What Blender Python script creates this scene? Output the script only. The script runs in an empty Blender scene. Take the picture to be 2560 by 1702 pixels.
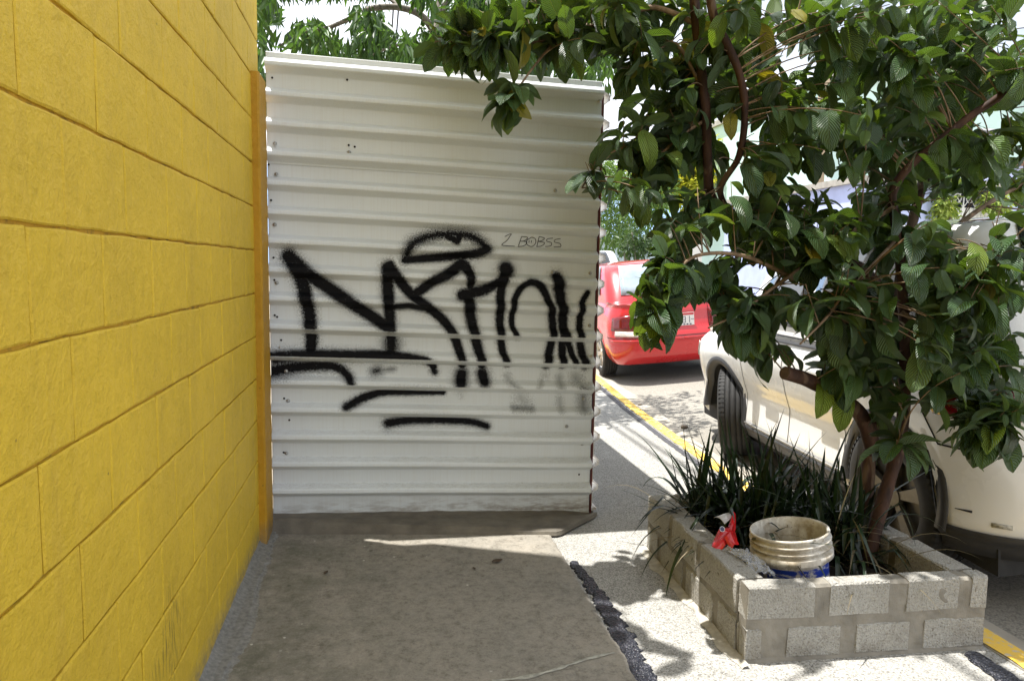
import bpy, math, random
import numpy as np
from mathutils import Vector, Matrix, noise, Euler

random.seed(7)
rng = np.random.default_rng(7)
scene = bpy.context.scene
col = scene.collection
R = math.radians

# ------------------------------------------------------------------ camera
EYE = 1.25
YAW, PITCH, ROLL, FPX = R(10.8), R(-5.94), R(1.07), 1760.0
_f = np.array([math.sin(YAW)*math.cos(PITCH), math.cos(YAW)*math.cos(PITCH), math.sin(PITCH)])
_r0 = np.array([math.cos(YAW), -math.sin(YAW), 0.0]); _u0 = np.cross(_r0, _f)
_r = _r0*math.cos(ROLL) + _u0*math.sin(ROLL); _u = -_r0*math.sin(ROLL) + _u0*math.cos(ROLL)
CAM = np.array([0.0, 0.0, EYE])
cam_data = bpy.data.cameras.new('camera'); cam_data.sensor_width = 36.0
cam_data.lens = FPX/2560*36.0; cam_data.clip_start = 0.05; cam_data.clip_end = 3000
cam = bpy.data.objects.new('camera', cam_data); col.objects.link(cam)
M = Matrix(((_r[0], _u[0], -_f[0], 0), (_r[1], _u[1], -_f[1], 0), (_r[2], _u[2], -_f[2], EYE), (0, 0, 0, 1)))
cam.matrix_world = M
scene.camera = cam

# ------------------------------------------------------------------ light
SUN_DIR = Vector((-0.25, 0.10, 1.0)).normalized()          # towards the sun
sun_el = math.asin(SUN_DIR.z)
world = bpy.data.worlds.new('World'); scene.world = world; world.use_nodes = True
nt = world.node_tree; nt.nodes.clear()
wo = nt.nodes.new('ShaderNodeOutputWorld'); wb = nt.nodes.new('ShaderNodeBackground')
sky = nt.nodes.new('ShaderNodeTexSky'); sky.sky_type = 'NISHITA'; sky.sun_disc = False
sky.sun_elevation = sun_el
sky.sun_rotation = math.atan2(SUN_DIR.x, SUN_DIR.y)
sky.altitude = 1500; sky.air_density = 1.0; sky.dust_density = 1.5
tc = nt.nodes.new('ShaderNodeTexCoord'); mp = nt.nodes.new('ShaderNodeMapping')
mp.inputs['Scale'].default_value = (1.0, 1.0, 2.2)
cn = nt.nodes.new('ShaderNodeTexNoise'); cn.inputs['Scale'].default_value = 2.1
cn.inputs['Detail'].default_value = 7; cn.inputs['Roughness'].default_value = 0.55
cr = nt.nodes.new('ShaderNodeValToRGB')
cr.color_ramp.elements[0].position = 0.26; cr.color_ramp.elements[1].position = 0.50
mx = nt.nodes.new('ShaderNodeMix'); mx.data_type = 'RGBA'
mx.inputs['B'].default_value = (12.0, 12.6, 13.6, 1)
nt.links.new(tc.outputs['Generated'], mp.inputs['Vector']); nt.links.new(mp.outputs[0], cn.inputs['Vector'])
nt.links.new(cn.outputs['Fac'], cr.inputs['Fac']); nt.links.new(cr.outputs['Color'], mx.inputs['Factor'])
nt.links.new(sky.outputs[0], mx.inputs['A']); nt.links.new(mx.outputs['Result'], wb.inputs['Color'])
wb.inputs['Strength'].default_value = 0.068
nt.links.new(wb.outputs[0], wo.inputs['Surface'])
sd = bpy.data.lights.new('sun', 'SUN'); sd.energy = 5.0; sd.angle = R(0.53); sd.color = (1.0, 0.965, 0.91)
so = bpy.data.objects.new('sun', sd); col.objects.link(so); so.location = (-5, 4, 20)
so.rotation_euler = SUN_DIR.to_track_quat('Z', 'Y').to_euler()
scene.view_settings.view_transform = 'Standard'; scene.view_settings.look = 'None'
scene.view_settings.exposure = 1.0; scene.view_settings.gamma = 1.0
scene.view_settings.use_curve_mapping = False

# ------------------------------------------------------------------ helpers
def ray(px, py): return _f + _r*(px-1280)/FPX - _u*(py-851)/FPX
def at(px, py, Y):
    d = ray(px, py); return Vector(CAM + d*(Y/d[1]))
def atx(px, py, X):
    d = ray(px, py); return Vector(CAM + d*(X/d[0]))
def atz(px, py, z):
    d = ray(px, py); return Vector(CAM + d*((z-EYE)/d[2]))
def proj(P):
    d = np.asarray(P, float)-CAM; z = d@_f
    return 1280+FPX*(d@_r)/z, 851-FPX*(d@_u)/z, z

def tag(o, label=None, cat=None, group=None, kind=None):
    if label: o['label'] = label
    if cat: o['category'] = cat
    if group: o['group'] = group
    if kind: o['kind'] = kind
    return o
def empty(name, loc=(0, 0, 0), rot=(0, 0, 0)):
    o = bpy.data.objects.new(name, None); col.objects.link(o)
    o.empty_display_size = 0.1
    o.location = loc; o.rotation_euler = rot; return o
def obj(name, me, parent=None, loc=None, rot=None):
    o = bpy.data.objects.new(name, me); col.objects.link(o)
    if parent is not None: o.parent = parent
    if loc is not None: o.location = loc
    if rot is not None: o.rotation_euler = rot
    return o
def mesh(name, verts, faces, mat=None, smooth=False, uv=None):
    me = bpy.data.meshes.new(name)
    me.from_pydata([tuple(v) for v in verts], [], [tuple(f) for f in faces])
    if mat: me.materials.append(mat)
    if smooth: me.polygons.foreach_set('use_smooth', [True]*len(me.polygons))
    me.update(); return me
def fast_mesh(name, V, Fq, mat=None, smooth=False):
    """V (n,3), Fq (m,k) arrays, all faces with k corners"""
    V = np.asarray(V, np.float32); Fq = np.asarray(Fq, np.int32)
    me = bpy.data.meshes.new(name); k = Fq.shape[1]
    me.vertices.add(len(V)); me.vertices.foreach_set('co', V.ravel())
    me.loops.add(Fq.size); me.loops.foreach_set('vertex_index', Fq.ravel())
    me.polygons.add(len(Fq)); me.polygons.foreach_set('loop_start', np.arange(0, Fq.size, k, dtype=np.int32))
    if smooth: me.polygons.foreach_set('use_smooth', np.ones(len(Fq), bool))
    if mat: me.materials.append(mat)
    me.update(calc_edges=True); return me
def attr(me, name, vals):
    a = me.attributes.new(name, 'FLOAT', 'POINT'); a.data.foreach_set('value', np.asarray(vals, np.float32))
class MB:
    """collects simple shapes into one mesh"""
    def __init__(s): s.v = []; s.f = []
    def add(s, v, f):
        b = len(s.v); s.v += [tuple(p) for p in v]; s.f += [tuple(i+b for i in q) for q in f]; return s
    def box(s, x0, x1, y0, y1, z0, z1):
        return s.add([(x0,y0,z0),(x1,y0,z0),(x1,y1,z0),(x0,y1,z0),(x0,y0,z1),(x1,y0,z1),(x1,y1,z1),(x0,y1,z1)],
                     [(0,3,2,1),(4,5,6,7),(0,1,5,4),(1,2,6,5),(2,3,7,6),(3,0,4,7)])
    def tube(s, pts, rad, n=7, cap=True):
        pts = [Vector(p) for p in pts]
        if not hasattr(rad, '__len__'): rad = [rad]*len(pts)
        rings = []; ref = Vector((0.31, 0.17, 0.93))
        for i, p in enumerate(pts):
            t = (pts[min(i+1, len(pts)-1)]-pts[max(i-1, 0)]).normalized()
            if abs(t.dot(ref)) > 0.95: ref = Vector((0.9, 0.3, 0.1))
            a = t.cross(ref).normalized(); b = t.cross(a); ref = a.cross(t) if False else ref
            rings.append([p+(a*math.cos(2*math.pi*k/n)+b*math.sin(2*math.pi*k/n))*rad[i] for k in range(n)])
        v = [q for r_ in rings for q in r_]; f = []
        for i in range(len(pts)-1):
            for k in range(n):
                f.append((i*n+k, i*n+(k+1) % n, (i+1)*n+(k+1) % n, (i+1)*n+k))
        if cap: f.append(tuple(range(n))[::-1]); f.append(tuple((len(pts)-1)*n+k for k in range(n)))
        return s.add(v, f)
    def lathe(s, prof, n=32, M=None, closed=False):
        v = []; f = []
        for r_, z in prof:
            for k in range(n):
                a = 2*math.pi*k/n; p = Vector((r_*math.cos(a), r_*math.sin(a), z)); v.append(M @ p if M else p)
        m = len(prof)
        for i in range(m-1 if not closed else m):
            j = (i+1) % m
            for k in range(n): f.append((i*n+k, i*n+(k+1) % n, j*n+(k+1) % n, j*n+k))
        return s.add(v, f)
    def grid(s, P):
        """P[i][j] points"""
        a, b = len(P), len(P[0])
        return s.add([p for r_ in P for p in r_], [(i*b+j, i*b+j+1, (i+1)*b+j+1, (i+1)*b+j) for i in range(a-1) for j in range(b-1)])
    def build(s, name, mat, parent=None, smooth=False, loc=None, rot=None):
        return obj(name, mesh(name, s.v, s.f, mat, smooth), parent, loc, rot)
def bevel(o, w=0.004, seg=2):
    m = o.modifiers.new('bevel', 'BEVEL'); m.width = w; m.segments = seg; m.limit_method = 'ANGLE'; m.angle_limit = R(35); return o
def smooth_path(pts, k=6):
    pts = [Vector(p) for p in pts]; out = []
    for i in range(len(pts)-1):
        p0 = pts[max(i-1, 0)]; p1 = pts[i]; p2 = pts[i+1]; p3 = pts[min(i+2, len(pts)-1)]
        for j in range(k):
            t = j/k
            out.append(0.5*((2*p1)+(p2-p0)*t+(2*p0-5*p1+4*p2-p3)*t*t+(3*p1-p0-3*p2+p3)*t**3))
    out.append(pts[-1]); return out

# ------------------------------------------------------------------ materials
class NT:
    def __init__(s, name):
        s.m = bpy.data.materials.new(name); s.m.use_nodes = True; s.t = s.m.node_tree
        s.b = s.t.nodes['Principled BSDF']; s.out = s.t.nodes['Material Output']
    def n(s, typ, **kw):
        nd = s.t.nodes.new('ShaderNode'+typ)
        for k, v in kw.items():
            if k[0] == '_': setattr(nd, k[1:], v)
            else: s.set(nd, k.replace('_', ' '), v)
        return nd
    def set(s, nd, k, v):
        i = nd.inputs[k] if not k.isdigit() else nd.inputs[int(k)]
        if isinstance(v, bpy.types.NodeSocket): s.t.links.new(v, i)
        elif isinstance(v, tuple) and len(v) == 3 and i.type == 'RGBA': i.default_value = (*v, 1)
        else: i.default_value = v
    def L(s, a, b): s.t.links.new(a, b)
    def pos(s, scale=(1, 1, 1), kind='Position', rot=(0, 0, 0)):
        if kind == 'Position': o = s.n('NewGeometry').outputs['Position']
        else: o = s.n('TexCoord').outputs[kind]
        mpn = s.n('Mapping'); s.L(o, mpn.inputs['Vector']); mpn.inputs['Scale'].default_value = scale
        mpn.inputs['Rotation'].default_value = rot; return mpn.outputs[0]
    def noise(s, vec, scale, detail=4, rough=0.55, dist=0.0):
        nd = s.n('TexNoise', Scale=scale, Detail=detail, Roughness=rough, Distortion=dist); s.L(vec, nd.inputs['Vector']); return nd.outputs['Fac']
    def voro(s, vec, scale, feature='F1', out='Distance'):
        nd = s.n('TexVoronoi', _feature=feature, Scale=scale); s.L(vec, nd.inputs['Vector']); return nd.outputs[out]
    def ramp(s, fac, stops):
        nd = s.n('ValToRGB'); s.L(fac, nd.inputs['Fac']); e = nd.color_ramp.elements
        while len(e) < len(stops): e.new(0.5)
        for i, (p, c) in enumerate(stops):
            e[i].position = p; e[i].color = (c, c, c, 1) if not hasattr(c, '__len__') else (*c, 1)
        return nd.outputs['Color']
    def mix(s, fac, a, b, mode='MIX'):
        nd = s.n('Mix', _data_type='RGBA', _blend_type=mode)
        for k, v in (('Factor', fac), ('A', a), ('B', b)):
            i = [q for q in nd.inputs if q.name == k and (q.type == 'RGBA' or k == 'Factor' and q.type == 'VALUE')][0]
            if isinstance(v, bpy.types.NodeSocket): s.L(v, i)
            elif hasattr(v, '__len__'): i.default_value = (*v, 1)
            else: i.default_value = v if k == 'Factor' else (v, v, v, 1)
        return [q for q in nd.outputs if q.type == 'RGBA'][0]
    def math(s, op, a, b=0.0, clamp=False):
        nd = s.n('Math', _operation=op, _use_clamp=clamp)
        for i, v in enumerate((a, b)):
            if isinstance(v, bpy.types.NodeSocket): s.L(v, nd.inputs[i])
            else: nd.inputs[i].default_value = v
        return nd.outputs[0]
    def attr(s, name):
        nd = s.n('Attribute', _attribute_name=name); return nd.outputs['Fac']
    def xyz(s):
        nd = s.n('SeparateXYZ'); s.L(s.n('NewGeometry').outputs['Position'], nd.inputs[0]); return nd.outputs
    def bump(s, h, strength=0.3, dist=0.01, prev=None):
        nd = s.n('Bump', Strength=strength, Distance=dist); s.L(h, nd.inputs['Height'])
        if prev: s.L(prev, nd.inputs['Normal'])
        return nd.outputs[0]
    def fin(s, color=None, rough=0.7, normal=None, metal=0.0, spec=None, coat=None):
        if color is not None: s.set(s.b, 'Base Color', color)
        s.set(s.b, 'Roughness', rough); s.set(s.b, 'Metallic', metal)
        if normal is not None: s.L(normal, s.b.inputs['Normal'])
        if spec is not None: s.set(s.b, 'Specular IOR Level', spec)
        if coat: s.set(s.b, 'Coat Weight', coat); s.set(s.b, 'Coat Roughness', 0.04)
        return s.m
def rand_obj(t): return t.n('ObjectInfo').outputs['Random']

def m_plain(name, c, rough=0.6, var=0.15, scale=8, bump=0.0, metal=0.0, coat=None, spec=None):
    t = NT(name); p = t.pos(); n1 = t.noise(p, scale, 5)
    cc = t.mix(t.ramp(n1, [(0.3, 0), (0.7, 1)]), tuple(x*(1-var) for x in c), tuple(min(1, x*(1+var)) for x in c))
    nb = t.bump(t.noise(p, scale*12, 3), bump, 0.004) if bump else None
    return t.fin(cc, rough, nb, metal, spec, coat)

def m_yellow(name, c, dirt=True):
    t = NT(name); p = t.pos()
    big = t.noise(p, 2.3, 5, 0.6); fine = t.noise(p, 120, 6, 0.7); mid = t.noise(p, 20, 5, 0.6)
    cc = t.mix(t.ramp(big, [(0.3, 0), (0.72, 1)]), tuple(x*0.88 for x in c), tuple(x*1.07 for x in c))
    streak = t.noise(t.pos((26, 26, 1.3)), 1.0, 4, 0.6)
    cc = t.mix(t.ramp(streak, [(0.45, 0), (0.85, 0.22)]), cc, (0.42, 0.26, 0.05))
    mott = t.noise(p, 48, 5, 0.7)
    cc = t.mix(t.ramp(mott, [(0.30, 0.38), (0.47, 0)]), cc, tuple(x*0.66 for x in c))
    cc = t.mix(t.ramp(mott, [(0.50, 0), (0.68, 0.35)]), cc, (min(1, c[0]*1.1), c[1]*1.12, c[2]*2.5))
    if dirt:
        x, y, z = t.xyz()
        # grime splashed up from the walkway, and one scraped patch
        low = t.math('SUBTRACT', 0.135, z); low = t.math('MULTIPLY', low, 10.0, True)
        g = t.math('MULTIPLY', low, t.ramp(t.noise(t.pos((9, 9, 14)), 2.6, 6, 0.7), [(0.34, 0.1), (0.62, 1)]), True)
        cc = t.mix(g, cc, (0.17, 0.155, 0.13))
        pm = t.math('MULTIPLY', t.ramp(y, [(0.0, 0), (1.0, 0)]), 0.0)
        dy = t.math('ABSOLUTE', t.math('SUBTRACT', y, 1.80)); dz = t.math('ABSOLUTE', t.math('SUBTRACT', z, 0.31))
        patch = t.math('SUBTRACT', 1.0, t.math('ADD', t.math('MULTIPLY', dy, 4.5), t.math('MULTIPLY', dz, 5.5)), True)
        sc_ = t.noise(t.pos((60, 60, 7)), 1.4, 4, 0.7)
        cc = t.mix(t.math('MULTIPLY', patch, t.ramp(sc_, [(0.5, 0), (0.62, 1)])), cc, (0.13, 0.10, 0.02))
        pits = t.voro(p, 9, out='Distance')
        cc = t.mix(t.ramp(pits, [(0.02, 0.75), (0.035, 0)]), cc, (0.12, 0.08, 0.02))
    h = t.math('ADD', t.math('MULTIPLY', fine, 0.5), t.math('MULTIPLY', mid, 1.2))
    nb = t.bump(h, 0.95, 0.010)
    return t.fin(cc, 0.55, nb, spec=0.4)

def m_sheet():
    t = NT('white_sheet_metal'); p = t.pos()
    base = (0.67, 0.71, 0.72)
    st = t.noise(t.pos((150, 150, 1.4)), 1.0, 3, 0.6); b2 = t.noise(p, 1.7, 4)
    cc = t.mix(t.ramp(b2, [(0.3, 0), (0.7, 1)]), tuple(x*0.94 for x in base), tuple(x*1.04 for x in base))
    cc = t.mix(t.ramp(st, [(0.45, 0), (0.75, 0.14)]), cc, (0.45, 0.40, 0.32))
    x, y, z = t.xyz()
    dust = t.attr('dust'); dn = t.noise(t.pos((30, 30, 190)), 1.0, 4, 0.7); spk = t.noise(p, 240, 3, 0.7)
    dm = t.math('MULTIPLY', dust, t.math('MULTIPLY', t.ramp(dn, [(0.4, 0), (0.65, 1)]), t.ramp(spk, [(0.42, 0.15), (0.6, 1)])))
    cc = t.mix(t.math('MULTIPLY', dm, 0.5), cc, (0.30, 0.28, 0.25))
    lo = t.math('MULTIPLY', t.math('SUBTRACT', 0.15, z), 9.0, True)
    lon = t.math('MULTIPLY', lo, t.ramp(t.noise(t.pos((5, 5, 22)), 2.0, 6, 0.68), [(0.42, 0), (0.62, 1)]))
    cc = t.mix(t.math('MULTIPLY', lon, 0.85), cc, (0.24, 0.205, 0.165))
    pa = t.math('ADD', t.attr('paint'), t.math('MULTIPLY', t.math('SUBTRACT', t.noise(p, 170, 3, 0.7), 0.5), t.math('MULTIPLY', t.attr('mist'), 1.5)))
    pa = t.ramp(pa, [(0.06, 0), (0.80, 1)])
    cc = t.mix(pa, cc, (0.004, 0.004, 0.005))
    rg = t.mix(pa, 0.33, 0.62)
    spc = t.mix(pa, 0.45, 0.12)
    nb = t.bump(t.noise(t.pos((3, 3, 14)), 1.5, 3), 0.08, 0.02)
    t.L(spc, t.b.inputs['Specular IOR Level']); return t.fin(cc, rg, nb)

def m_slab():
    t = NT('smooth_concrete'); p = t.pos()
    big = t.noise(p, 1.5, 6, 0.6, 0.6); md = t.noise(p, 9, 5, 0.62); fn = t.noise(p, 160, 4, 0.65)
    x, y, z = t.xyz()
    cc = t.mix(t.ramp(big, [(0.32, 0), (0.68, 1)]), (0.205, 0.192, 0.165), (0.305, 0.275, 0.228))
    cc = t.mix(t.ramp(md, [(0.35, 0), (0.7, 0.5)]), cc, (0.245, 0.232, 0.198))
    # patchy darker greenish tone, stronger towards the wall
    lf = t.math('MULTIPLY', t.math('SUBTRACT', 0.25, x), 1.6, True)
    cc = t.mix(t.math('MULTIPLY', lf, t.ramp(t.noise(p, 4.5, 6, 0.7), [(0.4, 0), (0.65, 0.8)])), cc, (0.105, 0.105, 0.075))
    scr = t.noise(t.pos((9, 60, 1), rot=(0, 0, 0.6)), 1.0, 4, 0.7)
    cc = t.mix(t.ramp(scr, [(0.6, 0), (0.75, 0.28)]), cc, (0.36, 0.33, 0.28))
    sp = t.voro(p, 7.5); cc = t.mix(t.ramp(sp, [(0.045, 0.75), (0.075, 0)]), cc, (0.08, 0.068, 0.052))
    w = t.voro(t.pos((1, 1, 1), rot=(0, 0, 0.9)), 13); wm = t.ramp(t.noise(p, 2.2, 3), [(0.5, 0), (0.56, 1)])
    cc = t.mix(t.math('MULTIPLY', t.ramp(w, [(0.05, 1), (0.075, 0)]), wm), cc, (0.52, 0.50, 0.45))
    gr = t.noise(p, 34, 6, 0.8); cc = t.mix(t.ramp(gr, [(0.34, 0.75), (0.5, 0)]), cc, (0.10, 0.09, 0.07)); cc = t.mix(t.ramp(gr, [(0.53, 0), (0.68, 0.5)]), cc, (0.36, 0.33, 0.28))
    cc = t.mix(t.ramp(fn, [(0.3, 0.3), (0.55, 0)]), cc, (0.11, 0.095, 0.075))
    nb = t.bump(fn, 0.16, 0.003, t.bump(md, 0.2, 0.006))
    return t.fin(cc, 0.72, nb, spec=0.3)

def m_aggregate(name='washed_aggregate', a=(0.25, 0.245, 0.225), bcol=(0.46, 0.45, 0.42), dark=(0.15, 0.14, 0.125), scale=200, bmp=0.5):
    t = NT(name); p = t.pos()
    v = t.voro(p, scale, out='Color'); d = t.voro(p, scale)
    sep = t.n('SeparateXYZ'); t.L(v, sep.inputs[0]); rv = sep.outputs[0]
    cc = t.mix(t.ramp(rv, [(0.1, 0), (0.8, 1)]), a, bcol)
    cc = t.mix(t.ramp(rv, [(0.05, 0.9), (0.13, 0)]), cc, dark)
    cc = t.mix(t.ramp(d, [(0.45, 0), (0.8, 0.55)]), cc, tuple(x*0.6 for x in a))
    b2 = t.noise(p, 2.4, 5, 0.6); cc = t.mix(t.ramp(b2, [(0.35, 0.35), (0.65, 0)]), cc, tuple(x*0.85 for x in a))
    nb = t.bump(t.math('SUBTRACT', 1.0, d), bmp, 0.006, t.bump(t.noise(p, 30, 4), 0.3, 0.006))
    return t.fin(cc, 0.85, nb, spec=0.25)

def m_block():
    t = NT('rough_concrete_block'); p = t.pos()
    v = t.noise(p, 135, 4, 0.8); d = t.voro(p, 110); b2 = t.noise(p, 6, 4)
    cc = t.mix(t.ramp(v, [(0.35, 0), (0.62, 1)]), (0.33, 0.32, 0.29), (0.55, 0.54, 0.505))
    cc = t.mix(t.ramp(b2, [(0.35, 0.4), (0.65, 0)]), cc, (0.34, 0.32, 0.275))
    cc = t.mix(t.ramp(v, [(0.30, 0.8), (0.39, 0)]), cc, (0.12, 0.115, 0.10))
    x, y, z = t.xyz(); dl = t.math('MULTIPLY', t.math('SUBTRACT', 0.10, z), 7.0, True)
    st_ = t.noise(p, 9, 5, 0.65); cc = t.mix(t.math('MULTIPLY', t.math('ADD', dl, 0.25), t.ramp(st_, [(0.45, 0), (0.68, 0.8)])), cc, (0.17, 0.145, 0.11))
    h = t.math('ADD', t.math('MULTIPLY', v, 1.4), t.math('MULTIPLY', t.ramp(d, [(0.1, 0), (0.5, 1)]), 0.7))
    nb = t.bump(h, 0.9, 0.008)
    return t.fin(cc, 0.92, nb, spec=0.2)

def m_leaf(name, per_object):
    t = NT(name)
    rnd = rand_obj(t) if per_object else t.attr('rnd')
    uvn = t.n('UVMap', _uv_map='UVMap') ; sp = t.n('SeparateXYZ'); t.L(uvn.outputs[0], sp.inputs[0]); u, v = sp.outputs[0], sp.outputs[1]
    au = t.math('ABSOLUTE', t.math('SUBTRACT', u, 0.5))
    ph = t.math('SUBTRACT', t.math('MULTIPLY', v, 13.0), t.math('MULTIPLY', au, 9.0))
    fr = t.math('FRACT', ph)
    vein = t.ramp(fr, [(0.0, 1), (0.10, 0.0), (0.9, 0.0), (1.0, 1)])
    hump = t.math('SINE', t.math('MULTIPLY', fr, math.pi))
    mid = t.ramp(au, [(0.0, 1), (0.035, 0)])
    g1 = t.ramp(rnd, [(0.0, (0.024, 0.054, 0.022)), (0.35, (0.048, 0.105, 0.036)), (0.72, (0.088, 0.172, 0.050)), (0.90, (0.155, 0.255, 0.045)), (0.975, (0.22, 0.31, 0.035)), (0.99, (0.42, 0.33, 0.03))])
    cc = t.mix(t.math('MULTIPLY', vein, 0.5), g1, (0.15, 0.23, 0.10))
    cc = t.mix(t.math('MULTIPLY', mid, 0.55), cc, (0.24, 0.30, 0.13))
    blot = t.noise(t.pos((1, 1, 1)), 60, 3); cc = t.mix(t.ramp(blot, [(0.62, 0), (0.8, 0.3)]), cc, (0.06, 0.05, 0.015))
    geo = t.n('NewGeometry')
    under = t.mix(0.55, cc, (0.075, 0.125, 0.05))
    cc2 = t.mix(geo.outputs['Backfacing'], cc, under)
    t.set(t.b, 'Base Color', cc2)
    t.set(t.b, 'Roughness', t.mix(geo.outputs['Backfacing'], 0.37, 0.7)); t.set(t.b, 'Specular IOR Level', 0.8)
    nb = t.bump(t.math('SUBTRACT', hump, t.math('MULTIPLY', mid, 1.5)), 1.0, 0.006); t.L(nb, t.b.inputs['Normal'])
    tr = t.n('BsdfTranslucent'); t.L(nb, tr.inputs['Normal'])
    tcol = t.mix(0.5, t.mix(1.0, cc, (3.2, 2.9, 0.7), 'MULTIPLY'), (0.13, 0.22, 0.012)); t.L(tcol, tr.inputs['Color'])
    ms = t.n('MixShader'); ms.inputs[0].default_value = 0.22
    t.L(t.b.outputs[0], ms.inputs[1]); t.L(tr.outputs[0], ms.inputs[2]); t.L(ms.outputs[0], t.out.inputs['Surface'])
    return t.m

def m_foliage(name, dark, light, trans=0.3, rough=0.45):
    t = NT(name); rnd = t.attr('rnd')
    cc = t.ramp(rnd, [(0.0, dark), (0.65, tuple((a+b)/2 for a, b in zip(dark, light))), (1.0, light)])
    t.set(t.b, 'Base Color', cc); t.set(t.b, 'Roughness', rough); t.set(t.b, 'Specular IOR Level', 0.4)
    tr = t.n('BsdfTranslucent'); tcol = t.mix(1.0, cc, (2.2, 2.2, 0.9), 'MULTIPLY'); t.L(tcol, tr.inputs['Color'])
    ms = t.n('MixShader'); ms.inputs[0].default_value = trans
    t.L(t.b.outputs[0], ms.inputs[1]); t.L(tr.outputs[0], ms.inputs[2]); t.L(ms.outputs[0], t.out.inputs['Surface'])
    return t.m

def m_bark(name, a, b, patch=None):
    t = NT(name); p = t.pos((1, 1, 0.35)); n1 = t.noise(p, 26, 5, 0.6); n2 = t.noise(t.pos((1, 1, 0.3)), 9, 4, 0.5, 1.0)
    cc = t.mix(t.ramp(n1, [(0.35, 0), (0.65, 1)]), a, b)
    if patch: cc = t.mix(t.ramp(n2, [(0.56, 0), (0.6, 0.8)]), cc, patch)
    nb = t.bump(t.math('ADD', n1, t.ramp(n2, [(0.54, 0), (0.6, 0.6)])), 0.6, 0.006)
    return t.fin(cc, 0.72, nb, spec=0.3)

def m_carpaint(name, c, dust=0.05):
    t = NT(name); p = t.pos(); n1 = t.noise(p, 3.0, 5); x, y, z = t.xyz()
    lo = t.math('MULTIPLY', t.math('SUBTRACT', 0.35, z), 1.6, True)
    cc = t.mix(t.math('MULTIPLY', t.math('ADD', lo, 0.15), t.ramp(n1, [(0.35, 0), (0.7, dust*3)])), c, (0.35, 0.29, 0.21))
    return t.fin(cc, t.mix(t.ramp(n1, [(0.3, 0), (0.7, 1)]), 0.22, 0.36), None, 0, 0.5, 0.7)

def m_glass(name, c=(0.10, 0.12, 0.13), r=0.03):
    t = NT(name); p = t.pos(); n1 = t.noise(p, 5, 4)
    return t.fin(t.mix(t.ramp(n1, [(0.35, 0), (0.7, 1)]), c, tuple(x*1.5 for x in c)), r, None, 0, 0.9, 0.9)

def m_bucket():
    t = NT('dirty_white_plastic'); p = t.pos()
    n1 = t.noise(p, 14, 6, 0.68); n2 = t.noise(t.pos((40, 40, 6)), 1.0, 5, 0.7); n3 = t.noise(p, 120, 3)
    cc = t.mix(t.ramp(n1, [(0.42, 0), (0.66, 0.9)]), (0.66, 0.64, 0.58), (0.33, 0.27, 0.18))
    cc = t.mix(t.ramp(n2, [(0.5, 0), (0.7, 0.6)]), cc, (0.22, 0.17, 0.105))
    cc = t.mix(t.ramp(n3, [(0.62, 0), (0.7, 0.6)]), cc, (0.15, 0.12, 0.08))
    return t.fin(cc, 0.5, t.bump(n1, 0.1, 0.003), spec=0.4)
def m_blueband():
    t = NT('scratched_blue_print'); p = t.pos()
    n2 = t.noise(t.pos((10, 10, 60), rot=(0.4, 0.3, 0)), 1.0, 5, 0.75); n1 = t.noise(p, 20, 5, 0.7)
    cc = t.mix(t.ramp(n2, [(0.52, 0), (0.60, 0.8)]), (0.008, 0.035, 0.30), (0.5, 0.5, 0.48))
    cc = t.mix(t.ramp(n1, [(0.55, 0), (0.64, 0.85)]), cc, (0.60, 0.57, 0.50))
    return t.fin(cc, 0.4, spec=0.4)

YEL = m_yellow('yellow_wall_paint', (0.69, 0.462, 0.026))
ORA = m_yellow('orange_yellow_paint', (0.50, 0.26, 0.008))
SHEET = m_sheet()
SLAB = m_slab()
AGG = m_aggregate()
BLOCK = m_block()
MORTAR = m_plain('mortar', (0.205, 0.19, 0.16), 0.88, 0.25, 14, 0.45)
GREYMORTAR = m_plain('grey_mortar', (0.235, 0.225, 0.20), 0.9, 0.3, 70, 0.9)
FOOT = m_plain('footing_concrete', (0.135, 0.12, 0.095), 0.8, 0.3, 11, 0.5)
TAR = m_aggregate('tar', (0.012, 0.013, 0.018), (0.035, 0.038, 0.05), (0.10, 0.10, 0.12), 120, 0.9); TAR.node_tree.nodes['Principled BSDF'].inputs['Roughness'].default_value = 0.38
_t = NT('worn_yellow_kerb_paint'); _q = _t.pos(); _n = _t.noise(_q, 38, 6, 0.72)
KERBY = _t.fin(_t.mix(_t.ramp(_n, [(0.52, 0), (0.62, 0.85)]), (0.68, 0.44, 0.06), (0.42, 0.39, 0.32)), 0.8, _t.bump(_n, 0.4, 0.004))
KERBC = m_plain('kerb_concrete', (0.36, 0.34, 0.30), 0.88, 0.2, 8, 0.4)
ROAD = m_aggregate('worn_road', (0.235, 0.22, 0.19), (0.31, 0.29, 0.25), (0.16, 0.15, 0.13), 130, 0.35)
REDOX = m_plain('red_oxide_steel', (0.085, 0.012, 0.008), 0.55, 0.3, 20, 0.2)
STEEL = m_plain('zinc_steel', (0.45, 0.45, 0.44), 0.35, 0.2, 60, 0.1, 0.8)
BLACK = m_plain('black_rubber', (0.018, 0.018, 0.018), 0.75, 0.3, 20, 0.2)
BLACKPL = m_plain('black_plastic_trim', (0.03, 0.03, 0.032), 0.5, 0.2, 20, 0.1)
MARKER = m_plain('black_marker', (0.015, 0.015, 0.017), 0.6, 0.1, 30)
SOIL = m_plain('dark_soil', (0.035, 0.026, 0.018), 0.95, 0.5, 25, 0.9)
BARK = m_bark('reddish_guava_bark', (0.028, 0.014, 0.010), (0.075, 0.036, 0.022), (0.15, 0.10, 0.065))
TWIG = m_bark('twig_bark', (0.13, 0.085, 0.05), (0.27, 0.19, 0.12))
GBARK = m_bark('grey_bark', (0.13, 0.11, 0.09), (0.28, 0.25, 0.21))
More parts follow.
